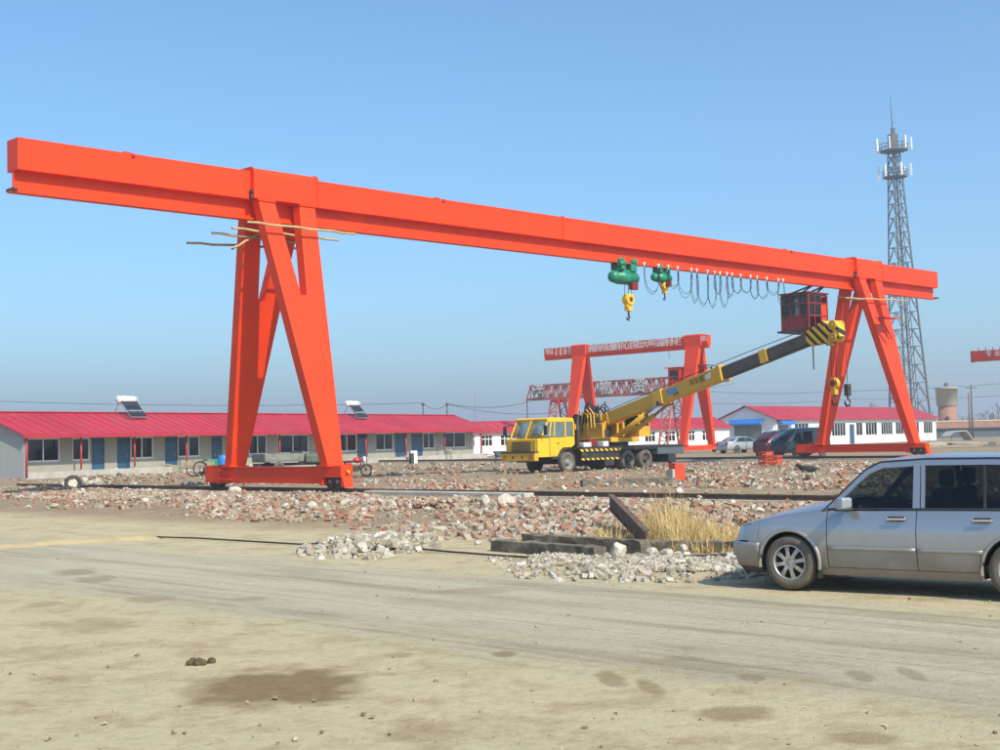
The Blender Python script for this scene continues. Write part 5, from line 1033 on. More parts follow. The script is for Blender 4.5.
# ================================================================ TRUCK CRANE
tf = gp(567, 473.5); tz = .03
TP = Vector((tf.x, tf.y, 0))+RD*1.05+ZU*tz
tk = thing('truck_crane', 'yellow truck mounted crane with long raised boom', 'truck crane', TP, PI/4)
WH = .50
for x, dual in ((0, False), (4.45, True), (5.85, True)):
    for sd in (-1, 1): wheel(tk, x, sd*(1.18-.14), WH, .28, sd, 'dusty_rubber', 'dark_steel' if x else 'tarp_grey', 0, 26, dual=dual)
for x in (0, 4.45, 5.85): part('axle', 'black_paint', tk, lambda b: b.tube((x, -1.0, WH), (x, 1.0, WH), .09, 8))
boxp('chassis', 'black_paint', tk, (-1.9, -.45, .55), (8.6, .45, 1.05), bev=.02)
# cab: side outline extruded across, windows set in
CAB = [(-2.28, .78), (-.62, .78), (-.45, 1.02), (-.2, 1.17), (.42, 1.17), (.62, 1.30), (.62, 2.50), (.52, 2.60), (-1.35, 2.62), (-1.50, 2.55), (-1.92, 1.72), (-2.30, 1.66)]
cab_s = MB()
hw_c = 1.05
cabo = MB()
wz0, wz1 = 1.72, 2.42
# lower cab
cabo.prism([(-2.30, .78), (-.62, .78), (-.45, 1.04), (-.2, 1.20), (.40, 1.20), (.62, 1.34), (.62, wz0), (-2.30, wz0-.06)], lambda p: (p[0], -hw_c, p[1]), lambda p: (p[0], hw_c, p[1]))
cabo.prism([(-1.36, wz1), (.62, wz1), (.60, 2.56), (.50, 2.62), (-1.30, 2.64), (-1.44, 2.58)], lambda p: (p[0], -hw_c+.02, p[1]), lambda p: (p[0], hw_c-.02, p[1]))
for sd in (-1, 1):
    y = sd*(hw_c-.04)
    for a, c, w2 in (((-1.94, wz0-.03), (-1.42, wz1+.02), .10), ((-1.28, wz0), (-1.10, wz1), .10), ((-.86, wz0), (-.80, wz1), .09), ((-.06, wz0), (-.04, wz1), .14), ((.54, wz0), (.54, wz1), .15)): cabo.bar((a[0], y, a[1]), (c[0], y, c[1]), .08, w2, up=(0, 1, 0))
cabm = cabo.build('cab', 'yellow', tk, bev=.03)
for sd in (-1, 1):
    y = sd*(hw_c-.045)
    for pol in ([(-1.86, wz0), (-1.32, wz0), (-1.15, wz1), (-1.40, wz1)], [(-1.26, wz0), (-.86, wz0), (-.83, wz1), (-1.12, wz1)], [(-.80, wz0), (-.10, wz0), (-.10, wz1), (-.78, wz1)], [(.0, wz0), (.48, wz0), (.48, wz1), (.0, wz1)]): part('side_window', 'truck_glass', cabm, lambda b: b.add([(p[0], y, p[1]) for p in pol], [(0, 1, 2, 3)]), thick=.01)
    d = part('door', 'yellow', cabm, lambda b: b.prism([(-1.28, .84), (-.64, .84), (-.50, 1.02), (-.50, 1.70), (-1.28, 1.70)], lambda p: (p[0], sd*(hw_c+.002), p[1]), lambda p: (p[0], sd*(hw_c+.018), p[1]))); part('handle', 'black_trim', d, lambda b: b.box((-.62, sd*(hw_c+.03), 1.42), (.14, .03, .04)))
    part('door_seam', 'black_trim', cabm, lambda b: (b.bx((-1.305, sd*(hw_c+.001), .84), (-1.285, sd*(hw_c+.008), 1.72)), b.bx((-.495, sd*(hw_c+.001), 1.02), (-.475, sd*(hw_c+.008), 1.72)), b.bx((-1.30, sd*(hw_c+.001), 1.705), (-.48, sd*(hw_c+.0085), 1.722))))
    part('step', 'black_paint', cabm, lambda b: b.box((-.85, sd*(hw_c-.08), .72), (.6, .25, .06)))
    part('mirror', 'black_trim', cabm, lambda b: (b.box((-2.0, sd*(hw_c+.28), 2.05), (.06, .2, .42)), b.bar((-1.85, sd*(hw_c-.02), 2.3), (-2.0, sd*(hw_c+.28), 2.27), .03), b.bar((-1.95, sd*(hw_c-.02), 1.75), (-2.0, sd*(hw_c+.28), 1.85), .03)))
    part('mud_guard', 'black_paint', tk, lambda b: b.grid([[(.60*math.cos(a), y_, WH+.62*math.sin(a)) for y_ in (sd*.7, sd*1.14)] for a in np.linspace(.3, PI-.2, 14)]), thick=.03)
part('windscreen', 'truck_glass', cabm, lambda b: (b.grid([[(-1.93+.02, w_, wz0-.02) for w_ in (-.94, -.04)], [(-1.43, w_, wz1+.05) for w_ in (-.94, -.04)]]), b.grid([[(-1.91, w_, wz0-.02) for w_ in (.04, .94)], [(-1.43, w_, wz1+.05) for w_ in (.04, .94)]])), thick=.01)
part('screen_post', 'yellow', cabm, lambda b: b.bar((-1.93, 0, wz0-.05), (-1.42, 0, wz1+.08), .07))
boxp('front_panel', 'yellow_worn', cabm, (-2.34, -.92, 1.02), (-2.302, .92, 1.60), bev=.01)
for i in range(6): boxp('grille_slat', 'black_paint', cabm, (-2.36, -.6, 1.08+i*.08), (-2.341, .6, 1.12+i*.08))
boxp('seat', 'cabin_cloth', cabm, (-.9, -.85, 1.6), (-.4, .85, 2.15), bev=.05); 
bmp = boxp('front_bumper', 'yellow_worn', tk, (-2.66, -1.10, .62), (-2.32, 1.10, 1.0), bev=.03); boxp('bumper_step', 'dark_steel', bmp, (-2.70, -1.11, 1.003), (-2.31, 1.11, 1.06))
for y in (-.85, .85, -.3, .3): part('headlight', 'lamp_glass' if abs(y) > .5 else 'black_trim', bmp, lambda b: b.tube((-2.685, y, .80), (-2.64, y, .80), .10 if abs(y) > .5 else .06, 12))
part('cab_light', 'dark_steel', tk, lambda b: b.box((.75, -.9, 1.6), (.1, .5, .9)))
for o_ in [cabm, bmp]+list(cabm.children)+list(bmp.children)+[x for c_ in cabm.children for x in c_.children]:   # short nose
    for v_ in o_.data.vertices:
        if v_.co.x < -.6: v_.co.x = -.6+(v_.co.x+.6)*.80
# behind the cab
boxp('cab_rack', 'yellow_worn', tk, (.72, -1.0, 1.1), (.95, 1.0, 2.30), bev=.02); part('exhaust', 'dark_steel', tk, lambda b: b.tube((.85, -1.05, 1.1), (.85, -1.05, 2.55), .07, 10))
part('fuel_tank', 'black_paint', tk, lambda b: b.tube((.9, -.95, .85), (1.7, -.95, .85), .28, 16))
# deck, outrigger boxes with hazard bars
boxp('deck', 'black_paint', tk, (1.0, -1.22, 1.06), (8.9, 1.22, 1.20), bev=.01); boxp('tool_box', 'black_paint', tk, (1.05, -1.20, .62), (3.75, -.70, 1.055), bev=.02)
boxp('hazard_bar', 'hazard', tk, (.75, -1.29, .98), (3.70, -1.225, 1.10)); boxp('hazard_bar', 'hazard', tk, (.75, -1.29, .56), (3.70, -1.225, .66)); boxp('hazard_bar', 'hazard', tk, (1.0, 1.225, .98), (3.70, 1.29, 1.10))
og = boxp('outrigger', 'black_paint', tk, (2.55, -1.27, .25), (3.25, 1.27, .60), bev=.02)
for sd in (-1, 1): part('outrigger_foot', 'dark_steel', og, lambda b: (b.tube((2.9, sd*1.12, .14), (2.9, sd*1.12, .6), .09, 12), b.tube((2.9, sd*1.12, .02), (2.9, sd*1.12, .14), .24, 16, r1=.2)))
og = boxp('outrigger', 'black_paint', tk, (7.55, -1.27, .30), (8.15, 1.27, .72), bev=.02); [part('outrigger_foot', 'dark_steel', og, lambda b: (b.tube((7.85, sd*1.12, .12), (7.85, sd*1.12, .7), .09, 12), b.tube((7.85, sd*1.12, .01), (7.85, sd*1.12, .12), .24, 16, r1=.2))) for sd in (-1, 1)]
boxp('rear_box', 'shed_far', tk, (6.7, -1.24, .72), (8.9, -.55, 1.055), bev=.02); boxp('rear_fender', 'black_paint', tk, (3.75, -1.2, 1.0), (6.6, -.75, 1.055)); boxp('winch_box', 'maroon_red', tk, (1.9, -.85, 1.2), (2.5, -.2, 1.55), bev=.03); boxp('white_box', 'white_plastic', tk, (1.15, -1.15, 1.2), (1.7, -.7, 1.42), bev=.02); boxp('white_box', 'white_plastic', tk, (2.65, -1.1, 1.2), (3.05, -.7, 1.45), bev=.02)
# slewing upper works: own local frame turned towards the boom
up_p = TP+GD*4.55+ZU*1.22
tip = at(829, 331, 57.0)
root = at(613, 419, 68.6)
bdir = Vector((tip.x-up_p.x, tip.y-up_p.y, 0)).normalized(); up_rz = math.atan2(bdir.y, bdir.x)
L2W = Matrix.Translation(up_p) @ Matrix.Rotation(up_rz, 4, 'Z'); W2L = L2W.inverted(); TKI = (Matrix.Translation(TP) @ Matrix.Rotation(PI/4, 4, 'Z')).inverted()
def upart(name, m, fn, par=None, **kw):
    o = part(name, m, par or tk, fn, **kw)
    if par is None: o.matrix_local = TKI @ L2W
    return o
upart('slew_ring', 'dark_steel', lambda b: b.lathe([(.0, 0), (.85, 0), (.85, .16), (0, .16)], axis='z', n=28))
tt = upart('turntable', 'yellow_worn', lambda b: (b.bx((-1.9, -.95, .17), (1.05, .95, .40)), b.bx((-1.5, -.75, .40), (.2, -.62, 1.15)), b.bx((-1.5, .62, .40), (.2, .75, 1.15)), b.bx((-2.2, -1.05, .40), (-1.5, 1.05, 1.0))), bev=.03)
part('counterweight', 'black_paint', tt, lambda b: b.bx((-2.5, -1.1, .42), (-2.203, 1.1, 1.15)), bev=.05)
for y in (-.35, .30): part('winch_drum', 'dark_steel', tt, lambda b: (b.tube((-1.95, y-.25, 1.30), (-1.95, y+.25, 1.30), .28, 20), b.tube((-1.95, y-.29, 1.30), (-1.95, y-.25, 1.30), .36, 20), b.tube((-1.95, y+.25, 1.30), (-1.95, y+.29, 1.30), .36, 20)))
hs = MB(); rr = random.Random(9)
for i in range(14):
    a = Vector((rr.uniform(-2.1, -.4), rr.uniform(-1.0, .6), .5)); c = Vector((rr.uniform(-1.7, .2), rr.uniform(-.9, .5), rr.uniform(.7, 1.3))); h = rr.uniform(1.3, 2.1)
    hs.path([a.lerp(c, q/10)+ZU*(h-.4)*math.sin(PI*q/10) for q in range(11)], rr.choice([.03, .04, .05]), 6)
hs.build('hydraulic_hoses', 'black_paint', tt)
hy = MB()
for i in range(9):
    x = rr.uniform(-2.0, -.5); y = rr.uniform(-1.0, .1); hy.path([(x, y, .45), (x+.05, y-.05, 1.1), (x+.25, y-.05, rr.uniform(1.5, 1.95)), (x+.5, y, 1.6), (x+.55, y, .9)], .035, 6)
hy.build('pipes', 'yellow_worn', tt)
boxp('machinery_cover', 'yellow_worn', tt, (-1.45, -.60, .41), (-.5, -.05, .95), bev=.04); boxp('valve_block', 'dark_steel', tt, (-.45, -.55, .41), (.1, -.1, .8), bev=.03)
oc = part('operator_cab', 'yellow_worn', tt, lambda b: (b.bx((-.1, .98, .41), (1.0, 1.75, .95)), b.bx((-.1, .98, 1.62), (1.0, 1.75, 1.72)), b.bx((-.1, .98, .95), (-.02, 1.06, 1.62)), b.bx((.92, .98, .95), (1.0, 1.06, 1.62)), b.bx((-.1, 1.67, .95), (-.02, 1.75, 1.62)), b.bx((.92, 1.67, .95), (1.0, 1.75, 1.62))), bev=.015)
for a, c in (((.95, 1.06, .95), (.965, 1.67, 1.62)), ((-.02, .99, .95), (.92, 1.005, 1.62)), ((-.02, 1.725, .95), (.92, 1.74, 1.62))): boxp('pane', 'screen_glass', oc, a, c)
# boom
rl = W2L @ root; tl = W2L @ tip; rl.y = 0; tl.y = 0
bd_ = (tl-rl); BL = bd_.length; bd_.normalize(); bn = Vector((-bd_.z, 0, bd_.x))
def seg(name, m, a, c, h0, h1, w0, off=0, par=None, **kw): return upart(name, m, lambda b: b.bar(rl+bd_*a+bn*off, rl+bd_*c+bn*off, w0, h0, h1=h1, up=(0, 1, 0)) if False else boxy(b, a, c, h0, h1, w0, off), par, **kw)
def boxy(b, a, c, h0, h1, w0, off=0):
    vs = []
    for s_, h in ((a, h0), (c, h1)):
        for y in (-w0/2, w0/2):
            for q in (-.5, .5): vs.append(rl+bd_*s_+bn*(off+q*h)+Vector((0, y, 0)))
    b.add(vs, [(0, 1, 3, 2), (4, 6, 7, 5), (0, 4, 5, 1), (2, 3, 7, 6), (0, 2, 6, 4), (1, 5, 7, 3)])
kb = BL/100.
bm_ = seg('boom_base', 'boom_yellow', -.5, BL*.565, .58, .66, .50, bev=.02)
seg('boom_collar', 'yellow', BL*.255, BL*.295, .72, .72, .60, par=bm_, bev=.015); seg('boom_end_frame', 'yellow_worn', BL*.555, BL*.572, .74, .74, .62, par=bm_, bev=.01)
seg('boom_shoe', 'yellow_worn', -.75, .25, .40, .62, .56, par=bm_, bev=.03)
s2 = seg('boom_section', 'boom_grey', BL*.57, BL*.95, .52, .48, .40, bev=.015); seg('section_ring', 'yellow', BL*.735, BL*.765, .58, .58, .46, par=s2, bev=.01)
seg('wear_strip', 'black_paint', BL*.575, BL*.945, .05, .05, .30, -.27, par=s2)
hdm = upart('boom_head', 'hazard_head', lambda b: (boxy(b, BL*.925, BL*1.0, .62, .95, .50, -.02), boxy(b, BL*.99, BL*1.045, .9, .55, .44, -.16)), bev=.02)
for q, o in ((1.02, -.38), (1.03, .12)): c = rl+bd_*BL*q+bn*o; part('sheave', 'yellow_worn', hdm, lambda b: (b.tube(c+Vector((0, -.30, 0)), c+Vector((0, .30, 0)), .20, 18), b.tube(c+Vector((0, -.34, 0)), c+Vector((0, .34, 0)), .06, 8)))
part('boom_rope', 'cable', bm_, lambda b: b.path([rl+bd_*BL*q+bn*(.42+.30*math.sin(PI*q)*.3) for q in np.linspace(-.02, 1.0, 14)], .018, 5))
part('rope_guide', 'dark_steel', bm_, lambda b: b.bar(rl+bd_*BL*.52+bn*.25, rl+bd_*BL*.52+bn*.50, .06)); part('rope_guide', 'dark_steel', bm_, lambda b: b.bar(rl+bd_*BL*.33+bn*.25, rl+bd_*BL*.33+bn*.50, .06))
# lettering and badges on the boom's side
sdv = -1; rt = bd_
text('lettering', '吊车租赁', 'black_text', bm_, rl+bd_*BL*.475+Vector((0, -.256, 0))+bn*.05, rt, bn, .34)
text('lettering', '16吨', 'black_text', bm_, rl+bd_*BL*.36+Vector((0, -.256, 0))-bn*.16, rt, bn, .22)
for q, l, m in ((.345, .75, 'badge_blue'), (.515, .34, 'white_plastic')):
    def bdg(b, q=q, l=l):
        vs = []
        for a in (-.5, .5):
            for h in (-.13, .13):
                for y in (-.262, -.251): vs.append(rl+bd_*(BL*q+a*l)+bn*(h+.06)+Vector((0, y, 0)))
        b.add(vs, [(0, 1, 3, 2), (4, 6, 7, 5), (0, 4, 5, 1), (2, 3, 7, 6), (0, 2, 6, 4), (1, 5, 7, 3)])
    part('badge', m, bm_, bdg)
# lift cylinders
for y in (-.34, .34):
    a = Vector((.55, y, .30)); c = rl+bd_*BL*.285-bn*.30+Vector((0, y, 0))
    cy_ = upart('lift_cylinder', 'yellow_worn', lambda b: (b.tube(a, a.lerp(c, .68), .13, 14), b.tube(a-Vector((0, .12, 0)), a+Vector((0, .12, 0)), .17, 12))); part('piston_rod', 'steel', cy_, lambda b: b.tube(a.lerp(c, .66), c, .075, 12)); part('pin', 'dark_steel', cy_, lambda b: b.tube(c-Vector((0, .15, 0)), c+Vector((0, .15, 0)), .10, 12))
upart('boom_support', 'yellow_worn', lambda b: (b.bar((-.2, -.5, .4), rl+bd_*.1+Vector((0, -.4, -.1)), .14, .3), b.bar((-.2, .5, .4), rl+bd_*.1+Vector((0, .4, -.1)), .14, .3)))
# ropes and hook blocks under the boom head
def hang(dx, dy, zlow, nm, m, r, big):
    a = rl+bd_*BL*1.02+Vector((dx, dy, -.4)); zl = (W2L @ Vector((0, 0, zlow))).z
    rp = upart('hoist_rope', 'cable', lambda b: [b.tube(a+Vector((q, 0, 0)), Vector((a.x+q, a.y, zl+.2)), .013, 5) for q in ((-.12, .12) if big else (0,))])
    bk = part(nm, m, rp, lambda b: (b.tube((a.x, a.y-.09, zl), (a.x, a.y+.09, zl), r, 20), b.bx((a.x-.10, a.y-.11, zl-r-.22), (a.x+.10, a.y+.11, zl+r+.02))), bev=.01)
    if big: part('sheave_cheek', 'maroon_red', rp, lambda b: b.tube((a.x, a.y-.14, zl+.02), (a.x, a.y-.10, zl+.02), r*.6, 16))
    part('hook', 'dark_steel', rp, lambda b: b.path([(a.x, a.y, zl-r-.2), (a.x, a.y, zl-r-.34), (a.x+.13, a.y, zl-r-.46), (a.x+.08, a.y, zl-r-.62), (a.x-.08, a.y, zl-r-.64), (a.x-.17, a.y, zl-r-.50), (a.x-.15, a.y, zl-r-.42)], .045, 8))
zl1 = at(833, 384, 57).z; zl2 = at(843, 388, 57).z
hang(0, -.12, zl1, 'hook_block', 'yellow_worn', .24, True); hang(.42, .2, zl2, 'ball_hook', 'dark_steel', .13, False)
# ================================================================ SMALL THINGS
def loc(u, v, dz=0): p = gp(u, v); return Vector((p.x, p.y, terrain(p.x, p.y)+dz))
# dark timber baulks and steel by the road
def baulk(u0, v0, u1, v1, w_, h_, m, label, z=0, name='timber_baulk', cat='timber'):
    a, c = gp(u0, v0), gp(u1, v1); d = c-a; t = bpy.data.objects.new(name, None)
    o = MB(); n = 10; rr = random.Random(int(u0)); L_ = d.length
    ring = lambda x: [(x+rr.gauss(0, .012), y+rr.gauss(0, .010), z+rr.gauss(0, .012)) for y, z in ((0, -.02), (w_*.5, -.02), (w_, -.02), (w_, h_*.5), (w_, h_), (w_*.5, h_), (0, h_), (0, h_*.5))]
    rows = [ring(L_*i/16) for i in range(17)]; o.grid([r+[r[0]] for r in rows], sm=False); o.add(rows[0], [tuple(range(8))]); o.add(rows[-1], [tuple(reversed(range(8)))])
    q = o.build(name, m, None, bev=.012); q.location = (a.x, a.y, terrain(a.x, a.y)+z); q.rotation_euler = (0, 0, math.atan2(d.y, d.x)); tag(q, label, cat); return q
baulk(491, 551, 594, 560, .24, .18, 'wood_old', 'dark timber baulk lying foremost at the road edge')
baulk(522, 546, 640, 554, .24, .19, 'wood_old', 'dark timber baulk lying behind the foremost one')
baulk(606, 549, 742, 553, .18, .16, 'wood_old', 'long dark timber running from the stones towards the silver car')
baulk(583, 489, 672, 486, .22, .20, 'wood_old', 'dark timber on the yard left of the orange box', z=.02)
a = gp(647, 547); a.z = terrain(a.x, a.y)+.02; tp_ = at(611, 508, 24.5)
d = tp_-a; o = MB(); o.bx((0, -.025, -.11), (d.length, .025, .11)); o.bx((0, -.055, .111), (d.length, .055, .135)); o.bx((0, -.055, -.135), (d.length, .055, -.111)); q = o.build('steel_beam', 'rusty_steel', None, bev=.006)
q.rotation_euler = d.to_track_quat('X', 'Z').to_euler(); q.location = a+ZU*.12; tag(q, 'rusty steel beam tilted up out of the rubble beside dry grass', 'beam')
# orange box on the yard
p = loc(676, 481); th = thing('orange_box', 'orange sheet metal box with white end standing behind the dry grass', 'box', p, R(30)); th.scale = (.82, .82, .85)
boxp('side', 'orange_bin', th, (-.22, -.25, 0), (.36, .25, .78), bev=.015); boxp('end_plate', 'concrete', th, (-.36, -.24, 0), (-.222, .24, .52), bev=.01); boxp('socket', 'dark_steel', th, (-.33, -.252, .05), (-.26, -.242, .16))
# dry grass
def grass(name, u, v, ru, rv, n, hmin, hmax, lean, label, seed):
    rr = random.Random(seed); c = gp(u, v); dp = gp(u, v-rv).y-c.y; wd = ru*c.y/FPX; b = MB()
    for i in range(n):
        q = math.sqrt(rr.random()); a = rr.uniform(0, 2*PI); x = c.x+math.cos(a)*q*wd; y = c.y+math.sin(a)*q*dp; z = terrain(x, y); h = rr.uniform(hmin, hmax)*(1-.45*q); az = rr.uniform(0, 2*PI); ln = rr.gauss(0, lean); w_ = rr.uniform(.004, .009)
        d = Vector((math.cos(az), math.sin(az), 0)); sdv_ = Vector((-d.y, d.x, 0))*w_; P = [Vector((x, y, z-.02))+d*ln*h*(k/4)**2*1.2+ZU*h*(k/4)*(1-min(.75, abs(ln)*.55)*(k/4)) for k in range(5)]
        vs = []
        for k, p in enumerate(P): f = 1-k/4.6; vs += [p-sdv_*f, p+sdv_*f]
        b.add(vs, [(2*k, 2*k+1, 2*k+3, 2*k+2) for k in range(4)])
    o = b.build(name, 'grass_dry'); tag(o, label, 'grass'); o['kind'] = 'stuff'
grass('dry_grass', 670, 541, 26, 8, 1000, .45, 1.15, .45, 'tall tuft of dry straw coloured grass beside the tilted rusty beam', 1)
grass('dry_grass', 694, 543, 54, 9, 3000, .25, .62, 1.0, 'low matted dry grass spreading towards the silver car', 2)
grass('dry_grass', 615, 540, 24, 6, 500, .18, .48, .8, 'small dry grass clump left of the tilted rusty beam', 3)
grass('dry_grass', 735, 553, 14, 6, 220, .1, .30, 1.0, 'sparse dry grass at the nose of the silver car', 4)
# cable over the road with the sandy ridge that protects it
pts = [gp(u, v) for u, v in ((150, 538), (200, 540), (245, 543), (300, 546), (330, 545), (362, 539), (385, 542), (410, 550), (450, 554), (500, 558), (560, 561), (640, 560), (720, 557), (745, 556))]
tag(MB().path([on(p, .035) for p in pts], .016, 6).build('black_cable', 'cable'), 'black cable snaking along the road edge past the stones', 'cable')
b = MB(); rows = []
rp = [gp(u, v) for u, v in ((-60, 552), (0, 548), (60, 544), (110, 541), (150, 538), (172, 536.5))]
for i in range(51):
    q = i/50*(len(rp)-1); k = min(int(q), len(rp)-2); p = rp[k].lerp(rp[k+1], q-k); d = (rp[k+1]-rp[k]).normalized(); nrm = Vector((-d.y, d.x, 0)); hw_ = .42+.12*noise.noise(p*.9); hh = .075*(1 if i < 48 else .5)
    rows.append([tuple(on(p+nrm*hw_*(j/4-1), hh*math.sin(PI*j/8)**1.3+.02*noise.noise(p*2+Vector((j, 0, 0)))*math.sin(PI*j/8)-.006)) for j in range(9)])
b.grid(rows); tag(b.build('sand_ridge', 'sand'), 'low sandy ridge laid across the road on the left', 'sand ridge')
# dung on the near road
p = loc(200, 666); th = MB(); rr = random.Random(2)
for i in range(9):
    c = Vector((rr.uniform(-.08, .08), rr.uniform(-.07, .07), .02+.02*rr.random())); th.lathe([(0, -.03), (.026, -.02), (.036, 0), (.026, .02), (0, .03)], c, 'z', 9)
o = th.build('dung_lump', 'dung'); o.location = p; tag(o, 'brown dung lump left of the damp patch on the near road', 'dung')
# stones in the rear of the near road are part of the grit; tyre and rubbish before the house
p = loc(73, 489); th = thing('old_tyre', 'old black tyre leaning in the earth before the tan house', 'tyre', p, R(25)); th.scale = (.68,)*3; th.location.z -= .1; part('tread', 'rubber', th, lambda b: b.lathe([(.30, -.11), (.46, -.12), (.54, -.06), (.54, .06), (.46, .12), (.30, .11), (.30, -.11)], (0, 0, .50), 'y', 24))
p = loc(83, 488); th = thing('rubbish_sacks', 'grey rubbish pile beside the old tyre', 'rubbish', p, 0); 
for i in range(5): o = bpy.data.objects.new('sack', SM[i]); COL.objects.link(o); o.parent = th; o.scale = (.9-.1*i, .6, .45); o.location = (i*.32-.6, (i % 2)*.3, .16+.05*(i % 3)); o.rotation_euler = (.1*i, .2, i)
for i, (u, v, lb) in enumerate([(108, 474, 'white board tossed on the earth bank, left'), (122, 475, 'white plank tossed on the earth bank, right')]):
    p = gp(u, v); o = MB().box((0, 0, 0), (1.1, .35, .08)).build('scrap_board', 'white_plastic'); o.location = (p.x, p.y, .25); o.rotation_euler = (.3, .25*(1 if i else -1), .4+i); tag(o, lb, 'board')
# hand cart, green machine and blue drum left of the near leg
p = loc(197, 477); th = thing('hand_cart', 'two wheeled hand cart with spoked wheel left of the green machine', 'cart', p, R(40))
for y in (-.42, .42):
    wl = part('wheel', 'rubber', th, lambda b: b.path([(.42*math.cos(a), y, .44+.42*math.sin(a)) for a in np.linspace(0, 2*PI, 25)], .03, 6))
    part('spokes', 'steel', wl, lambda b: [b.tube((0, y, .44), (.41*math.cos(a), y, .44+.41*math.sin(a)), .008, 4) for a in np.arange(0, 2*PI, PI/6)])
boxp('bed', 'wood_pale', th, (-.8, -.34, .52), (.9, .34, .60), bev=.01); part('side_board', 'wood_pale', th, lambda b: (b.bx((-.8, -.36, .60), (.9, -.32, .85)), b.bx((-.8, .32, .60), (.9, .36, .85)))); part('shaft', 'wood_pale', th, lambda b: (b.bar((-.8, -.3, .55), (-2.0, -.28, .75), .06), b.bar((-.8, .3, .55), (-2.0, .28, .75), .06))); part('axle', 'dark_steel', th, lambda b: b.tube((0, -.42, .44), (0, .42, .44), .025, 6))
p = loc(212, 475); th = thing('green_machine', 'small green engine set standing left of the blue drum', 'machine', p, R(40)); boxp('housing', 'green_paint', th, (-.45, -.35, .25), (.35, .35, .95), bev=.05); part('flywheel', 'green_paint', th, lambda b: b.tube((-.1, -.36, .55), (-.1, -.48, .55), .27, 18)); boxp('skid', 'dark_steel', th, (-.6, -.38, 0), (.6, .38, .25), bev=.02); part('exhaust', 'dark_steel', th, lambda b: b.tube((.2, 0, .9), (.2, 0, 1.25), .05, 8)); boxp('tank', 'crane_red_old', th, (.36, -.25, .55), (.75, .25, .85), bev=.04)
p = loc(224, 476); th = thing('blue_drum', 'bright blue drum beside the far left crane leg', 'drum', p); part('barrel', 'drum_blue', th, lambda b: b.lathe([(0, .45), (.29, .46), (.31, .60), (.32, .64), (.31, .68), (.33, .90), (.32, .94), (.31, .98), (.29, 1.12), (.16, 1.17), (0, 1.17)], axis='z', n=22)); boxp('stand', 'wood_old', th, (-.33, -.33, 0), (.33, .33, .45), bev=.02)
# farm three wheeler behind the sill beam
p = loc(262, 476); th = thing('farm_tricycle', 'dull green motor tricycle with flat bed behind the crane sill beam', 'tricycle', p, R(38))
boxp('cargo_bed', 'tarp_grey', th, (-.2, -.75, .72), (2.2, .75, .80), bev=.02); bx_ = part('bed_side', 'tarp_grey', th, lambda b: (b.bx((-.2, -.77, .80), (2.2, -.72, 1.18)), b.bx((-.2, .72, .80), (2.2, .77, 1.18)), b.bx((-.22, -.72, .80), (-.18, .72, 1.18)), b.bx((2.15, -.72, .80), (2.2, .72, 1.3)))); boxp('frame', 'black_paint', th, (-.4, -.3, .5), (3.9, .3, .66), bev=.02)
for sd in (-1, 1): wheel(th, .7, sd*.66, .36, .18, sd, 'dusty_rubber', 'army_green', 0, 20)
wheel(th, 3.9, -.02, .33, .16, -1, 'dusty_rubber', 'army_green', 0, 20); boxp('engine_cover', 'army_green', th, (2.5, -.5, .62), (3.5, .5, 1.12), bev=.10); boxp('seat', 'cabin_cloth', th, (2.25, -.35, .95), (2.7, .35, 1.12), bev=.04); part('fork', 'army_green', th, lambda b: (b.bar((3.9, -.18, .33), (3.55, -.15, 1.1), .06), b.bar((3.9, .18, .33), (3.55, .15, 1.1), .06))); part('handlebar', 'dark_steel', th, lambda b: b.path([(3.1, -.42, 1.35), (3.45, -.3, 1.3), (3.5, 0, 1.22), (3.45, .3, 1.3), (3.1, .42, 1.35)], .022, 6)); part('mud_guard', 'army_green', th, lambda b: b.grid([[(3.9+.42*math.cos(a), y, .33+.42*math.sin(a)) for y in (-.14, .14)] for a in np.linspace(.2, PI-.2, 12)]), thick=.02); part('headlight', 'lamp_glass', th, lambda b: b.tube((3.78, 0, 1.0), (3.70, 0, 1.0), .11, 12))
# red motorcycle right of the near leg
p = loc(343, 477); th = thing('motorcycle', 'red and white motorcycle parked right of the near crane leg', 'motorcycle', p, R(30))
for x in (0, 1.28):
    wl = part('wheel', 'rubber', th, lambda b: b.path([(x+.28*math.cos(a), 0, .30+.28*math.sin(a)) for a in np.linspace(0, 2*PI, 23)], .045, 7)); part('rim', 'steel', wl, lambda b: [b.tube((x, 0, .30), (x+.26*math.cos(a), 0, .30+.26*math.sin(a)), .01, 4) for a in np.arange(0, 2*PI, PI/5)])
part('frame', 'dark_steel', th, lambda b: (b.tube((0, 0, .30), (.45, 0, .42), .03, 6), b.tube((.45, 0, .42), (.9, 0, .40), .04, 6), b.tube((.9, 0, .40), (1.05, 0, .85), .03, 6), b.tube((.2, 0, .72), (1.05, 0, .85), .03, 6))); boxp('engine', 'dark_steel', th, (.45, -.14, .28), (.85, .14, .58), bev=.04); part('tank', 'bike_red', th, lambda b: b.lathe([(0, -.24), (.11, -.18), (.15, 0), (.13, .16), (0, .24)], (.78, 0, .83), 'x', 14)); boxp('seat', 'black_trim', th, (-.15, -.12, .72), (.55, .12, .84), bev=.04); boxp('side_cover', 'bike_red', th, (.1, -.15, .5), (.45, .15, .72), bev=.03); boxp('tail', 'white_plastic', th, (-.35, -.1, .68), (-.12, .1, .80), bev=.03)
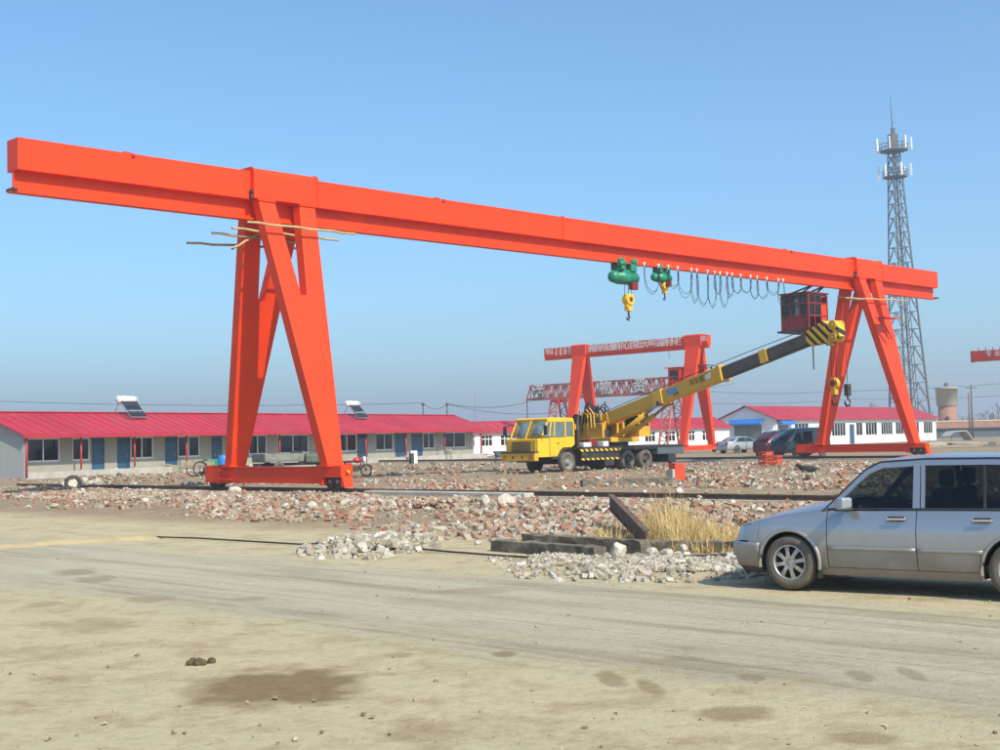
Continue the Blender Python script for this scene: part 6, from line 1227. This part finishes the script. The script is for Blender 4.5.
part('fork', 'steel', th, lambda b: [b.tube((1.28, y, .30), (1.05, y, .95), .022, 6) for y in (-.08, .08)]); part('handlebar', 'dark_steel', th, lambda b: b.path([(.92, -.35, 1.10), (1.0, -.2, 1.05), (1.04, 0, 1.0), (1.0, .2, 1.05), (.92, .35, 1.10)], .018, 6)); part('fairing', 'white_plastic', th, lambda b: b.box((1.16, 0, .88), (.14, .26, .26)), bev=.04); part('mirror', 'black_trim', th, lambda b: [b.box((1.0, s*.34, 1.25), (.04, .13, .09)) for s in (-1, 1)]); part('mud_guard', 'bike_red', th, lambda b: b.grid([[(1.28+.35*math.cos(a), y, .30+.35*math.sin(a)) for y in (-.06, .06)] for a in np.linspace(.4, PI-.1, 10)]), thick=.015)
# white marker post, white basin, dark wheelbarrow by the house
p = loc(413, 465); th = thing('marker_post', 'short white post with dark face before the tan house porch', 'post', p, R(30)); boxp('body', 'white_plastic', th, (-.22, -.15, 0), (.30, .15, 1.0), bev=.02); boxp('face', 'dark_steel', th, (-.24, -.16, .05), (.02, .12, .82), bev=.01)
p = loc(448, 462); th = thing('white_basin', 'white basin on a stand before the right end of the tan house', 'basin', p); part('bowl', 'white_plastic', th, lambda b: b.lathe([(0, .62), (.24, .64), (.36, .95), (.38, .97), (.34, .95), (.2, .70), (0, .68)], axis='z', n=18)); part('stand', 'dark_steel', th, lambda b: [b.bar((.22*math.cos(a), .22*math.sin(a), .63), (.3*math.cos(a), .3*math.sin(a), 0), .04) for a in (0, 2.1, 4.2)])
p = loc(502, 463); th = thing('wheelbarrow', 'dark wheelbarrow standing left of the truck bumper', 'wheelbarrow', p, R(10)); part('tray', 'shed_far', th, lambda b: b.prism([(-.6, .85), (-.35, .40), (.35, .40), (.75, .85)], lambda q: (q[0], -.38, q[1]), lambda q: (q[0], .38, q[1])), bev=.03); wheel(th, .75, 0, .22, .1, -1, 'rubber', 'steel', 0, 16); part('handle', 'dark_steel', th, lambda b: [b.path([(.75, s*.08, .22), (.2, s*.25, .38), (-.5, s*.3, .55), (-1.2, s*.32, .65)], .025, 6) for s in (-1, 1)]); part('leg', 'dark_steel', th, lambda b: [b.bar((-.4, s*.28, .5), (-.5, s*.28, 0), .04) for s in (-1, 1)])
# orange crates before the vans
for i, (u, v, h, lb) in enumerate([(766, 465, .6, 'left orange crate in front of the maroon minivan'), (775, 466, .55, 'right orange crate in front of the maroon minivan')]):
    p = loc(u, v); th = thing('orange_crate', lb, 'crate', p, R(40+i*14), 'orange crates by the vans')
    for z in np.arange(.06, h, .17):
        for s in (-1, 1): boxp('slat', 'orange_bin', th, (-.3, s*.26-.012, z), (.3, s*.26+.012, z+.11)); boxp('slat', 'orange_bin', th, (s*.3-.012, -.245, z), (s*.3+.012, .245, z+.11))
    for sx in (-1, 1):
        for sy in (-1, 1): part('post', 'orange_bin', th, lambda b: b.box((sx*.285, sy*.245, h/2), (.04, .04, h)))
    boxp('base', 'orange_bin', th, (-.28, -.24, .0), (.28, .24, .05))
# the dog on the rubble
def dog():
    p = loc(809, 481.5, .09); th = thing('dog', 'black and white dog standing on the rubble behind the silver car', 'dog', p, R(170)); th.scale = (.66, .80, .74)
    V = [((.02, 0, .43), .155), ((-.20, 0, .43), .15), ((.26, 0, .43), .18), ((.36, 0, .49), .14), ((.45, 0, .57), .10), ((.54, 0, .63), .11), ((.62, 0, .61), .08), ((.70, 0, .585), .055),
         ((-.32, 0, .45), .12), ((-.42, 0, .48), .035), ((-.52, 0, .44), .025), ((-.60, 0, .38), .018)]
    E_ = [(0, 1), (0, 2), (2, 3), (3, 4), (4, 5), (5, 6), (6, 7), (1, 8), (8, 9), (9, 10), (10, 11)]
    for sd in (-1, 1):
        k = len(V); V += [((.30, sd*.08, .34), .075), ((.28, sd*.095, .20), .05), ((.30, sd*.095, .06), .04), ((.33, sd*.095, .02), .04)]; E_ += [(2, k), (k, k+1), (k+1, k+2), (k+2, k+3)]
        k = len(V); V += [((-.24, sd*.08, .33), .09), ((-.18, sd*.095, .25), .06), ((-.30, sd*.095, .14), .04), ((-.28, sd*.095, .02), .038), ((-.25, sd*.095, .015), .036)]; E_ += [(8, k), (k, k+1), (k+1, k+2), (k+2, k+3), (k+3, k+4)]
        k = len(V); V += [((.53, sd*.05, .68), .024), ((.51, sd*.065, .74), .010)]; E_ += [(5, k), (k, k+1)]
    me = bpy.data.meshes.new('body'); me.from_pydata([v for v, r in V], E_, []); o = bpy.data.objects.new('body', me); COL.objects.link(o)
    md = o.modifiers.new('s', 'SKIN'); md.use_smooth_shade = True
    sl = me.skin_vertices[0].data if me.skin_vertices else None
    if sl is None:
        b = bmesh.new(); b.from_mesh(me); b.verts.layers.skin.verify(); b.to_mesh(me); b.free(); sl = me.skin_vertices[0].data
    for i, (v, r) in enumerate(V): sl[i].radius = (r, r)
    sl[0].use_root = True; o.modifiers.new('u', 'SUBSURF').render_levels = 2; o.modifiers['u'].levels = 2
    bpy.context.view_layer.update(); m2 = bpy.data.meshes.new_from_object(o.evaluated_get(bpy.context.evaluated_depsgraph_get())); bpy.data.objects.remove(o)
    m2.materials.clear(); m2.materials.append(MATS['fur_black']); m2.materials.append(MATS['fur_white'])
    for pl in m2.polygons: c = pl.center; pl.material_index = 1 if (c.z < .30 or (c.x > .66) or (c.z < .36 and c.x > .1)) else 0; pl.use_smooth = True
    q = bpy.data.objects.new('body', m2); COL.objects.link(q); q.parent = th
dog()
# ---- hazy air over the whole place
m, t, b, o = nodes('haze'); t.nodes.remove(b); vol = t.nodes.new('ShaderNodeVolumePrincipled'); vol.inputs['Density'].default_value = HAZE; vol.inputs['Color'].default_value = (.86, .91, 1, 1); vol.inputs['Anisotropy'].default_value = .2; t.links.new(vol.outputs[0], o.inputs['Volume'])
if HAZE:
    hz = MB().bx((-5200, -700, -1.5), (5200, 6700, 62)).build('haze', 'haze'); tag(hz, 'thin pale haze filling the air over the yard', 'haze'); hz['kind'] = 'stuff'
